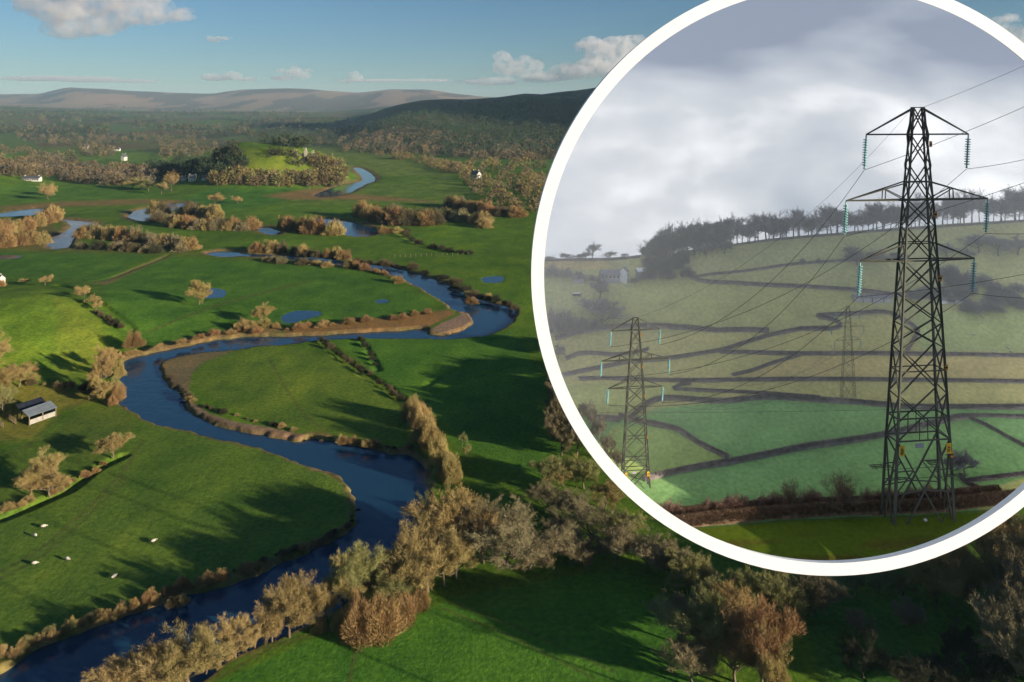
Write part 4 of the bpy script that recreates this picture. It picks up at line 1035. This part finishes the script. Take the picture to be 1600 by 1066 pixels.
for (px, py, hp, wp) in ((860,408,10,20),(885,407,12,24),(905,407,12,22),(925,405,28,24),(915,406,14,18),(952,405,14,22),(975,403,8,14)):
    hplant(px, py, hp, wp, HT, 'small bare tree on the brow beyond the farmhouse', 'trees on the brow')
for (px, py, hp, wp) in ((862,430,20,36),(885,432,18,34),(905,436,16,26),(925,438,12,26),(1000,436,14,26),(990,440,8,20)):
    hplant(px, py, hp, wp, HTB, 'dark shrub in the garden belt around the farmhouse', 'shrubs around the farmhouse', name='bush', cat='bush')
hplant(937, 470, 46, 34, HT, 'tall bare tree just below the farmhouse')
hplant(944, 515, 54, 74, HT, 'broad bare oak on the slope above the second pylon')
for (px, py, hp, wp) in ((862,520,50,44),(880,515,40,44),(895,520,34,40),(910,515,26,30),(930,514,22,26)):
    hplant(px, py, hp, wp, HTB, 'dark bush in the thicket under the broad oak', 'thicket under the broad oak', name='bush', cat='bush')
hplant(872, 560, 26, 30, HT, 'small round tree at the ring edge below the thicket')
for k, (px, py, hp, wp) in enumerate(((922,676,56,26),(936,702,60,30),(950,724,58,30),(966,742,44,26),(910,655,30,22))):
    hplant(px, py, hp, wp, HT, 'near dark twiggy tree beside the foot of the second pylon', 'near twigs by the second pylon', m='hedge')
hplant(1312, 797, 72, 80, HTW, 'round bare bush behind the hedge beside the tall pylon', None, m='mhedge2', name='bush', cat='bush')
hplant(1240, 792, 46, 60, HTW, 'smaller thin bush next to the round bare bush', None, m='mhedge2', name='bush', cat='bush')
hplant(1138, 790, 22, 18, HTB, 'small dark evergreen bush in the red scrub', None, m='mever', name='bush', cat='bush')
for i in range(34):
    px = 1030 + i * 15 + random.uniform(-5, 5)
    if 1275 < px < 1350: continue
    py = float(np.interp(px, E_X, E_Y)) - 24 + random.uniform(-3, 3)
    hplant(px, py, random.uniform(16, 30), random.uniform(26, 38), HTB, 'reddish brown scrub bush behind the clipped hedge', 'red scrub behind the hedge', m='mscrub', name='bush', cat='bush')
hplant(1508, 745, 48, 40, HT, 'two trunk bare tree standing at the crooked hedge')
hplant(1490, 748, 46, 34, HT, 'dimmer bare tree beside the two trunk tree')
for (px, py, hp, wp) in ((1340,415,28,36),(1370,410,24,30),(1330,400,20,26),(1480,402,26,36),(1530,395,34,44),(1560,400,34,40),(1590,398,36,44),(1510,405,20,30),(1400,405,14,20),(1254,416,16,10),(1280,414,14,10)):
    hplant(px, py, hp, wp, HT, 'hazy bare tree scattered on the upper field', 'trees on the upper field')
for i in range(26):
    px = random.uniform(1470, 1610); py = random.uniform(440, 488) if px > 1500 else random.uniform(430, 465)
    hplant(px, py, random.uniform(16, 26), random.uniform(28, 44), HTB, 'dark bush of the hillside wood beyond the tall pylon', 'hillside wood beyond the tall pylon', name='bush', cat='bush')
for i in range(8):
    hplant(1420 + i * 9, 462 + random.uniform(-4, 10), random.uniform(12, 20), 26, HTB, 'dark bush behind the row of houses', 'bushes behind the houses', name='bush', cat='bush')

# ---- houses on the hillside
def hhouse(px, py, wpx, hpx, rpx, label, wallm, roofm, name='cottage', dep=.6, rz=0, wins=3, cat='house'):
    L = Q(px, py); s = L.y / F; w_, h_, r_ = wpx * s, hpx * s, rpx * s; d_ = w_ * dep
    e = empty(name, L, rz); tag(e, label, cat)
    MB().prism([(-d_/2, -.6), (d_/2, -.6), (d_/2, h_), (0, h_ + r_), (-d_/2, h_)], -w_/2, w_/2).build('wall', wallm, e)
    r = MB()
    for sg in (-1, 1):
        y0 = sg * (d_/2 + .05)
        r.prism([(y0, h_ - .03), (0, h_ + r_), (0, h_ + r_ + .05), (y0, h_ + .04)] if sg > 0 else [(0, h_ + r_), (y0, h_ - .03), (y0, h_ + .04), (0, h_ + r_ + .05)], -w_/2 - .05, w_/2 + .05)
    ro = r.build('roof', roofm, e)
    MB().box(w_ * .3, w_ * .38, -.06, .06, h_ + r_ * .7, h_ + r_ * 1.35).build('chimney', wallm, ro)
    for i in range(wins):
        x = -w_/2 + w_ * (i + .5) / wins
        MB().box(x - w_ * .04, x + w_ * .04, -d_/2 - .02, -d_/2 + .04, h_ * .45, h_ * .8).build('window', M['pane'], e)
    return e
M['hwall'] = mat('grey_render', (.30,.30,.32), (.40,.40,.42), 2); M['hwhite'] = mat('white_render', (.60,.62,.65), (.7,.72,.74), 2)
M['hslate'] = mat('blue_slate', (.16,.16,.19), (.22,.22,.25), 3); M['hmetal'] = mat('pale_sheet', (.62,.65,.70), (.7,.73,.77), 2)
hhouse(953, 437, 30, 9, 6, 'long stone farmhouse with a slate roof on the hillside', M['hwall'], M['hslate'], 'farmhouse', .4, 0, 5)
hhouse(975, 436, 12, 12, 7, 'white gable end of the hillside farmhouse', M['hwhite'], M['hslate'], 'cottage', 1.0, 1.2, 2)
hhouse(1002, 428, 16, 5, 4, 'pale metal roofed barn beside the farmhouse', M['hwall'], M['hmetal'], 'barn', .8, 0.2, 1, 'barn')
hhouse(904, 438, 16, 4, 3, 'small grey shed below the farmhouse garden', M['hwall'], M['hslate'], 'shed', .6, 0, 1, 'shed')
for i, (px, w_) in enumerate(((1340, 13), (1354, 13), (1370, 16), (1386, 12))):
    hhouse(px, 468 + i * .4, w_, 4.5, 3.2, 'grey terraced house in the row beside the tall pylon', M['hwall'], M['hslate'], 'terraced_house', .6, 0, 2)['group'] = 'row of houses by the pylon'
for i, px in enumerate((1474, 1486, 1497, 1510)):
    hhouse(px, 471 + i * .3, 11, 3.2, 2.5, 'small house of the short row before the dark hillside wood', M['hwhite'] if i % 2 == 0 else M['hwall'], M['hslate'], 'terraced_house', .6, 0, 2)['group'] = 'short row of houses'
# farm trailer
L = Q(901, 463); te = empty('farm_trailer', L, .1); tag(te, 'small dark farm trailer with a pale top on the hillside pasture', 'trailer')
MB().box(-.38, .38, -.2, .2, .1, .28).build('body', M['cable'], te); MB().box(-.36, .36, -.18, .18, .285, .34).build('cover', M['hmetal'], te)
for x in (-.2, .2):
    for y in (-.22, .22):
        pv, pf = tubes([((x, y - .03, .08), (x, y + .03, .08), .085, .085)], 10); link('wheel', mesh_np('wheel', pv, pf, M['black']), te)
# tiny far sheep
for (px, py) in ((1531,493),(1535,496),(1530,507),(1522,524),(1553,553),(1575,545),(1580,551),(1602,553)):
    if math.hypot(px - RC[0], py - RC[1]) > 440: continue
    L = Q(px, py); e = empty('sheep', L, random.uniform(0, 6), .22)
    tag(e, 'tiny far sheep on the hazy field beyond the tall pylon', 'sheep', 'far sheep beyond the pylon')
    link('body', SHEEP_B, e); link('head', SHEEP_H, e)
    for lg in LEGS: link('leg', lg, e)

# ---- pylons
BEAM = mesh_np('beam', [(-.5,-.5,0),(.5,-.5,0),(.5,.5,0),(-.5,.5,0),(-.5,-.5,1),(.5,-.5,1),(.5,.5,1),(-.5,.5,1)],
               [(0,3,2,1),(4,5,6,7),(0,1,5,4),(1,2,6,5),(2,3,7,6),(3,0,4,7)], M['steel'])
def beam(name, a, b, w_, parent, data=None):
    a, b = Vector(a), Vector(b); d = b - a; o = link(name, data or BEAM, parent)
    o.rotation_mode = 'QUATERNION'; o.rotation_quaternion = d.to_track_quat('Z', 'Y'); o.location = a; o.scale = (w_, w_, d.length); return o
LV = [165, 207, 255, 281, 309, 351, 376, 403, 455, 500, 538, 609, 679, 806]
HWX = [9, 15.5, 18.5, 20, 21.5, 24.5, 26, 28, 31.5, 34, 36.5, 41, 45, 51.5]
YD = .32                                                      # body depth against its width
def hw(y): return float(np.interp(y, LV, HWX))
def pt(sx, sy, y): return Vector((sx * hw(y) * .97, sy * hw(y) * YD, 806 - y))
def insulator_mesh():
    prof = [(.0, 0), (1.1, 0), (1.1, -5)]
    z = -6
    for i in range(11):
        prof += [(1.1, z), (4.2, z - 1.0), (3.9, z - 2.0), (1.2, z - 2.4)]; z -= 3.9
    prof += [(1.1, z - 1), (2.0, z - 3), (0, z - 4)]
    n = 10; v = []; f = []
    for r, zz in prof:
        for i in range(n): v.append((math.cos(i * 6.2832 / n) * r, math.sin(i * 6.2832 / n) * r, zz))
    for k in range(len(prof) - 1):
        for i in range(n): j = (i + 1) % n; f.append((k*n+i, (k+1)*n+i, (k+1)*n+j, k*n+j))
    return mesh_np('insulator', v, f, M['glassins'], True)
INS = insulator_mesh()
ARMS = [(207, 167, 86, False), (309, 281, 119, True), (403, 376, 96, False)]
def pylon(loc, scale, rz, label, detail=True, wf=1.0, base=806):
    e = empty('electricity_pylon', loc, rz, scale); tag(e, label, 'pylon')
    q = [(-1, -1), (1, -1), (1, 1), (-1, 1)]
    for sx, sy in q:
        for y0, y1, w_ in ((base, 679, 4.0), (679, 538, 3.6), (538, 403, 3.3), (403, 309, 3.0), (309, 165, 2.6)):
            beam('leg', pt(sx, sy, y0), pt(sx, sy, y1), w_ * wf, e)
    faces = [(q[i], q[(i + 1) % 4]) for i in range(4)]
    for (a, b) in faces:
        full = a[1] == b[1]
        for y0, y1 in ((165,207),(207,255),(255,309),(309,351),(351,403),(403,455),(455,500),(500,538),(538,609),(609,679)):
            w_ = (1.7 if y0 < 403 else 2.0) * wf
            beam('brace', pt(*a, y1), pt(*b, y0), w_, e); beam('brace', pt(*b, y1), pt(*a, y0), w_, e)
        for y in (165, 207, 281, 309, 376, 403, 573, 645, 679): beam('horizontal', pt(*a, y), pt(*b, y), (2.2 if y > 600 or y in (207, 309, 403) else 1.7) * wf, e)
        # splayed base bracing
        A, B = pt(*a, 679), pt(*b, 679); a2, b2 = pt(*a, base), pt(*b, base)
        def lerp(p, r, t): return p + (r - p) * t
        beam('brace', A, lerp(a2, b2, .78), 2.4 * wf, e); beam('brace', B, lerp(b2, a2, .78), 2.4 * wf, e)
        if full and base == 806:
            m1 = lerp(A, lerp(a2, b2, .78), .36); m2 = lerp(B, lerp(b2, a2, .78), .36)
            beam('brace', m1, pt(*a, 725), 1.6 * wf, e); beam('brace', m2, pt(*b, 725), 1.6 * wf, e)
            beam('brace', m1, pt(*a, 760), 1.6 * wf, e); beam('brace', m2, pt(*b, 760), 1.6 * wf, e)
            mid = lerp(pt(*a, 755), pt(*b, 755), .5); beam('horizontal', pt(*a, 760), mid, 1.7 * wf, e); beam('horizontal', mid, pt(*b, 760), 1.7 * wf, e)
            beam('brace', pt(*a, 765), lerp(a2, b2, .2), 1.4 * wf, e); beam('brace', pt(*b, 765), lerp(b2, a2, .2), 1.4 * wf, e)
            beam('hanger', lerp(pt(*a, 645), pt(*b, 645), .42), lerp(A, B, .42), 1.3 * wf, e); beam('hanger', lerp(pt(*a, 645), pt(*b, 645), .58), lerp(A, B, .58), 1.3 * wf, e)
    tips = {}
    for yl, yu, half, truss in ARMS:
        for sx in (-1, 1):
            tip = Vector((sx * half, 0, 806 - yl))
            for sy in (-1, 1):
                c0, u0 = pt(sx, sy, yl), pt(sx, sy, yu)
                beam('crossarm_chord', c0, tip, 2.6 * wf, e); beam('crossarm_tie', u0, tip, 1.9 * wf, e)
                if truss:
                    m0 = c0 + (tip - c0) * .37; m1 = u0 + (tip - u0) * .37
                    beam('crossarm_strut', m0, m1, 1.5 * wf, e); beam('crossarm_strut', c0, m1, 1.5 * wf, e)
            for t in (.25, .5, .75):
                beam('crossarm_strut', pt(sx, -1, yl) + (tip - pt(sx, -1, yl)) * t, pt(sx, 1, yl) + (tip - pt(sx, 1, yl)) * t, 1.3 * wf, e)
            o = link('insulator', INS, e); o.location = tip + Vector((0, 0, -1)); o.rotation_euler = (0, math.radians(3.5), 0)
            tips[(sx, yl)] = tip + Vector((-3.2, 0, -55))
    for y in (222, 331, 430, 568, 702):
        c = pt(1, -1, y); b_ = MB().box(-2.2, 2.2, -.6, 0, -4.5, 4.5).build('phase_plate', M['orange'], e, c + Vector((0, -2.6, 0)))
        MB().box(-2.21, 2.21, -.3, 0, -1.2, 1.2).build('band', M['black'], b_, Vector((0, -.5, 0)))
    for sx, dx in ((-1, 6), (1, -5)):
        c = pt(sx, -1, 691); sg = MB().box(-4, 4, -.8, 0, -9, 7).build('danger_sign', M['yellow'], e, c + Vector((dx, -2.8, 0)))
        t = MB().poly([(-2.6, 0, 0), (2.6, 0, 0), (0, 0, 4.6)]).build('triangle', M['black'], sg, Vector((0, -1.0, -.5)))
        MB().box(-.35, .35, -.2, 0, 1.0, 3.2).build('flash', M['yellow'], sg, Vector((0, -1.05, -.5)))
        for k in range(3): MB().box(-2.8, 2.8 - k * .8, -.2, 0, -2.6 - k * 1.8, -1.6 - k * 1.8).build('text_line', M['black'], sg, Vector((0, -.85, 0)))
    npl = MB().box(-7, 7, -.8, 0, -4, 3).build('number_plate', M['plate'], e, Vector((-9, -hw(683) * YD - 2.4, 806 - 685)))
    # anti-climbing guard
    if detail:
        for sx in (-1, 1):
            for sy in (-1, 1):
                c = pt(sx, sy, 733)
                for k in range(4):
                    off = Vector((0, sy * (2 + k * 2.5), (k % 2) * 1.6))
                    beam('guard_wire', c + off + Vector((-14 if sx > 0 else -20, 0, 0)), c + off + Vector((20 if sx > 0 else 14, 0, 0)), .9, e)
                for dx in (-12, 0, 12): beam('guard_bracket', c + Vector((dx, -1, -.5)), c + Vector((dx, sy * 11, 1.5)), .9, e)
        for sy in (-1, 1): beam('guard_wire', pt(-1, sy, 736), pt(1, sy, 736), .6, e)
    bpy.context.view_layer.update()
    mw = Matrix.Translation(Vector(loc)) @ Euler((0, 0, rz)).to_matrix().to_4x4() @ Matrix.Diagonal((scale, scale, scale, 1))
    return {k: mw @ t for k, t in tips.items()}, mw
YP = 56.1
p1 = Wp(1434, 809, YP); T1, MW1 = pylon(p1, YP / F, math.radians(7), 'tall dark steel lattice pylon standing at the clipped hedge', True, .88)
Y_2 = 59.6; p2 = Wp(993, 790, Y_2); T2, MW2 = pylon(p2, .458 * Y_2 / F, math.radians(7), 'smaller dark steel lattice pylon at the lower edge of the ring', False, 1.0, 742)
q3 = Q(1325, 622); T3, MW3 = pylon(q3, .225 * q3.y / F, math.radians(7), 'faint distant lattice pylon on the tan fields behind the tall pylon', False, .5)

def wire(a, b, sag, label, r=.018, group=None, n=26, name='power_line'):
    a, b = Vector(a), Vector(b); seg = []; pr = a
    for i in range(1, n + 1):
        t = i / n; p = a + (b - a) * t; p.z -= sag * 4 * t * (1 - t)
        seg.append((pr, p, r, r)); pr = p
    v_, f_ = tubes(seg, 5); o = link(name, mesh_np(name, v_ - np.array(a), f_, M['cable']), None, a); tag(o, label, 'cable', group); return o
for (sx, y), nm in (((-1, 207), 'top'), ((-1, 309), 'middle'), ((-1, 403), 'bottom')):
    wire(T1[(sx, y)], T2[(1, y)], (2.4, 2.2, 2.0)[('top', 'middle', 'bottom').index(nm)], f'black power line from the {nm} outer arm of the tall pylon to the smaller pylon')
for (sx, y), nm in (((1, 207), 'top'), ((1, 309), 'middle'), ((1, 403), 'bottom')):
    e_ = T2[(-1, y)]
    wire(T1[(sx, y)], e_, 2.6, f'black power line from the {nm} hedge side arm of the tall pylon passing behind it')
ends = {(-1, 207): (1760, 92), (1, 207): (1740, 208), (-1, 309): (1745, 232), (1, 309): (1750, 345), (-1, 403): (1745, 398), (1, 403): (1745, 460)}
for k, (ex, ey) in ends.items():
    nm = {207: 'top', 309: 'middle', 403: 'bottom'}[k[1]]; sd_ = 'smaller pylon side' if k[0] < 0 else 'wood side'
    wire(T1[k], Wp(ex, ey, 52.5), .35, f'outgoing power line from the {nm} arm on the {sd_} of the tall pylon')
wire(MW1 @ Vector((8, 0, 641)), Wp(1740, 35, 52.5), .25, 'thin earth wire leaving the peak of the tall pylon', .012, name='earth_wire')
wire(MW1 @ Vector((-8, 0, 641)), MW2 @ Vector((5, 0, 641)), 2.2, 'thin earth wire between the two pylon peaks', .009, name='earth_wire')
for (sx, y) in ((1, 309), (1, 403), (-1, 403)):
    wire(T2[(sx, y)], T3[(sx, y)], 2.4, 'pale thin power line sagging to the faint pylon', .008, 'sagging lines to the faint pylon')
wire(Wp(930, 645, 62.5), Wp(1735, 628, 62.5), .25, 'low dark wire crossing the bright green field', .012)
for (px, py, lab) in ((1446, 808, 'small white bag caught at the foot of the tall pylon hedge'),):
    L = Q(px, py + 6); b = bmesh.new(); bmesh.ops.create_icosphere(b, subdivisions=2, radius=.12)
    for v_ in b.verts: v_.co = Vector((v_.co.x * 1.1, v_.co.y, max(v_.co.z, -.06) * .9 + .02 * math.sin(v_.co.x * 60)))
    me = bpy.data.meshes.new('bag'); b.to_mesh(me); b.free(); me.materials.append(M['hwhite']); tag(link('plastic_bag', me, None, L + Vector((0, 0, .06))), lab, 'bag')

# mist lying on the hillside
v, f = bowl(459, [59.5, 70, 80, 85.5])
def hill_z(x, y):
    px = CX + F * x / y; t = min(max((y - YF) / (YB - YF), 0), 1); e0, s0 = np.interp(px, E_X, E_Y), np.interp(px, S_X, S_Y)
    return H - (e0 + t * (s0 - e0) - YH) / F * y
v = [(x, y, max(z, hill_z(x, y) - .15)) for x, y, z in v]
n = 96; v.append(tuple(Wp(RC[0], RC[1], 59.5))); f += [((i + 1) % n, i, len(v) - 1) for i in range(n)]
vm = bpy.data.materials.new('mist'); vm.use_nodes = True; N = vm.node_tree.nodes; N.remove(N['Principled BSDF'])
pv_ = N.new('ShaderNodeVolumePrincipled'); pv_.inputs['Density'].default_value = .011; pv_.inputs['Color'].default_value = (.97, .98, 1, 1)
vm.node_tree.links.new(pv_.outputs[0], N['Material Output'].inputs['Volume'])
mm = mesh_np('mist', v, f, vm)
bm = bmesh.new(); bm.from_mesh(mm); bmesh.ops.recalc_face_normals(bm, faces=bm.faces); bm.to_mesh(mm); bm.free()
tag(link('mist', mm), 'thin grey mist hanging over the hillside in the ring', 'mist', kind='stuff')
# haze over the valley
hz = MB().box(-14000, 14000, -400, 13200, -6, 390).build('haze', None)
vm = bpy.data.materials.new('haze'); vm.use_nodes = True; N = vm.node_tree.nodes; N.remove(N['Principled BSDF'])
pv_ = N.new('ShaderNodeVolumePrincipled'); pv_.inputs['Density'].default_value = 4.8e-5; pv_.inputs['Color'].default_value = (.5, .76, 1, 1)
vm.node_tree.links.new(pv_.outputs[0], N['Material Output'].inputs['Volume'])
hz.data.materials.append(vm); tag(hz, 'pale blue air over the far valley', 'haze', kind='stuff')

# ------------------------------------------------------------------ clouds
def cloud_mat(name, dens, rm):
    m = bpy.data.materials.new(name); m.use_nodes = True; N = m.node_tree.nodes; N.remove(N['Principled BSDF'])
    v_ = N.new('ShaderNodeVolumePrincipled'); v_.inputs['Density'].default_value = dens; v_.inputs['Color'].default_value = (.93, .92, .94, 1); v_.inputs['Anisotropy'].default_value = .2
    L = m.node_tree.links
    tc = N.new('ShaderNodeTexCoord'); no = N.new('ShaderNodeTexNoise'); no.inputs['Scale'].default_value = 1 / (rm * .9); no.inputs['Detail'].default_value = 5; no.inputs['Roughness'].default_value = .6
    L.new(tc.outputs['Object'], no.inputs['Vector'])
    mr = N.new('ShaderNodeMapRange'); mr.interpolation_type = 'SMOOTHSTEP'; mr.inputs[1].default_value = .38; mr.inputs[2].default_value = .66; mr.inputs[3].default_value = 0; mr.inputs[4].default_value = dens * .42
    L.new(no.outputs['Fac'], mr.inputs[0]); L.new(mr.outputs[0], v_.inputs['Density'])
    m.cycles.volume_step_rate = 1.0
    m.node_tree.links.new(v_.outputs[0], N['Material Output'].inputs['Volume']); return m
def cloud(puffs, Y, label, opt=6.0, flat=None):
    k = Y / F; bm = bmesh.new(); rm = np.median([p[3] for p in puffs]) * k
    c0 = Wp(np.mean([p[0] for p in puffs]), np.mean([p[1] for p in puffs]), Y)
    rng = np.random.default_rng(len(puffs) * 7 + int(puffs[0][0]))
    for (px, py, rx, ry) in puffs:
        for q in range(5):
            f_ = 1.0 if q == 0 else .55
            c = Wp(px + (0 if q == 0 else rng.normal() * rx * .5), py + (0 if q == 0 else -abs(rng.normal()) * ry * .5), Y + (0 if q == 0 else rng.normal() * rx * .5 * k)) - c0
            mtx = Matrix.Translation(c) @ Matrix.Diagonal((rx * k * f_, rx * k * .8 * f_, ry * k * f_, 1))
            bmesh.ops.create_icosphere(bm, subdivisions=3, radius=1, matrix=mtx)
    me = bpy.data.meshes.new('cloud'); bm.to_mesh(me); bm.free()
    me.materials.append(cloud_mat('cloud_vapour', opt / (rm * 2), rm))
    o = link('cloud', me, None, c0); tag(o, label, 'cloud')
    r = o.modifiers.new('r', 'REMESH'); r.mode = 'VOXEL'; r.voxel_size = rm / 6
    for sc_, st in ((1.6, .7), (.5, .3)):
        t = bpy.data.textures.new('puff', 'CLOUDS'); t.noise_scale = rm * sc_; t.noise_depth = 3
        d = o.modifiers.new('d', 'DISPLACE'); d.texture = t; d.texture_coords = 'LOCAL'; d.strength = rm * st; d.mid_level = .5
    return o
cloud([(60,5,40,24),(110,20,55,28),(160,30,50,26),(110,46,45,16),(200,20,45,22),(245,22,40,18),(280,25,25,11),(150,-5,60,26),(220,-8,50,18)], 7000, 'big grey lilac cloud at the top over the far moor', 4)
cloud([(800,106,32,15),(830,104,22,12),(850,122,40,8),(765,128,45,5),(900,112,45,14),(940,80,36,18),(970,76,40,20),(960,105,50,16),(915,72,20,9),(1000,112,50,18)], 14500, 'heaped white and grey cloud bank touching the white ring', 4)
cloud([(335,122,22,5),(360,120,18,6),(385,124,18,3)], 14500, 'small flat pinkish cloud low over the moor', 3)
cloud([(462,114,18,7),(442,122,22,4),(475,119,12,6)], 14500, 'small bright tufted cloud low over the moor crest', 3)
cloud([(556,121,12,7),(545,127,16,3)], 14500, 'tiny bright cloud between the moor clouds and the cloud bank', 3)
cloud([(60,123,60,4),(140,125,60,4),(210,127,40,3)], 14500, 'long thin grey cloud streak above the moor summit', 1.2)
cloud([(335,62,12,4),(350,60,10,3)], 9000, 'tiny dark wisp of cloud beside the big grey cloud', 2)
cloud([(600,126,45,2.5),(670,126,35,2.5)], 14500, 'faint thin cloud streak beside the cloud bank', 1.0)
cloud([(1590,60,40,16),(1640,50,40,20),(1570,30,20,8)], 12000, 'grey cloud past the upper rim of the white ring', 3)

# ------------------------------------------------------------------ tell look-alikes apart by their place along a findable line
from collections import defaultdict
def nth(i): return f"{i}{'th' if 10 <= i % 100 <= 20 else {1: 'st', 2: 'nd', 3: 'rd'}.get(i % 10, 'th')}"
bpy.context.view_layer.update()
gr = defaultdict(list)
for o in SC.objects:
    if o.parent is None and 'group' in o and 'label' in o: gr[(o['group'], o['label'])].append(o)
for (g, lab), obs in gr.items():
    if len(obs) < 2 or 'hidden' in lab or 'past the edge' in lab: continue
    xs_ = [CX + F * o.location.x / o.location.y for o in obs]
    inside = all(50 < o.location.y < 90 for o in obs)
    if inside and (min(xs_) < 1400 and max(xs_) > 1470): ref, key = 'the farmhouse', lambda o: CX + F * o.location.x / o.location.y
    elif inside: ref, key = 'the tall pylon', lambda o: abs(CX + F * o.location.x / o.location.y - 1434)
    else: ref, key = 'the ring', lambda o: abs(CX + F * o.location.x / o.location.y - 1300)
    for i, o in enumerate(sorted(obs, key=key)):
        t = f"{lab}, {nth(i + 1)} along from {ref}"
        if len(t.split()) > 16: t = f"{lab}, {nth(i + 1)} from {ref}"
        if len(t.split()) <= 16: o['label'] = t
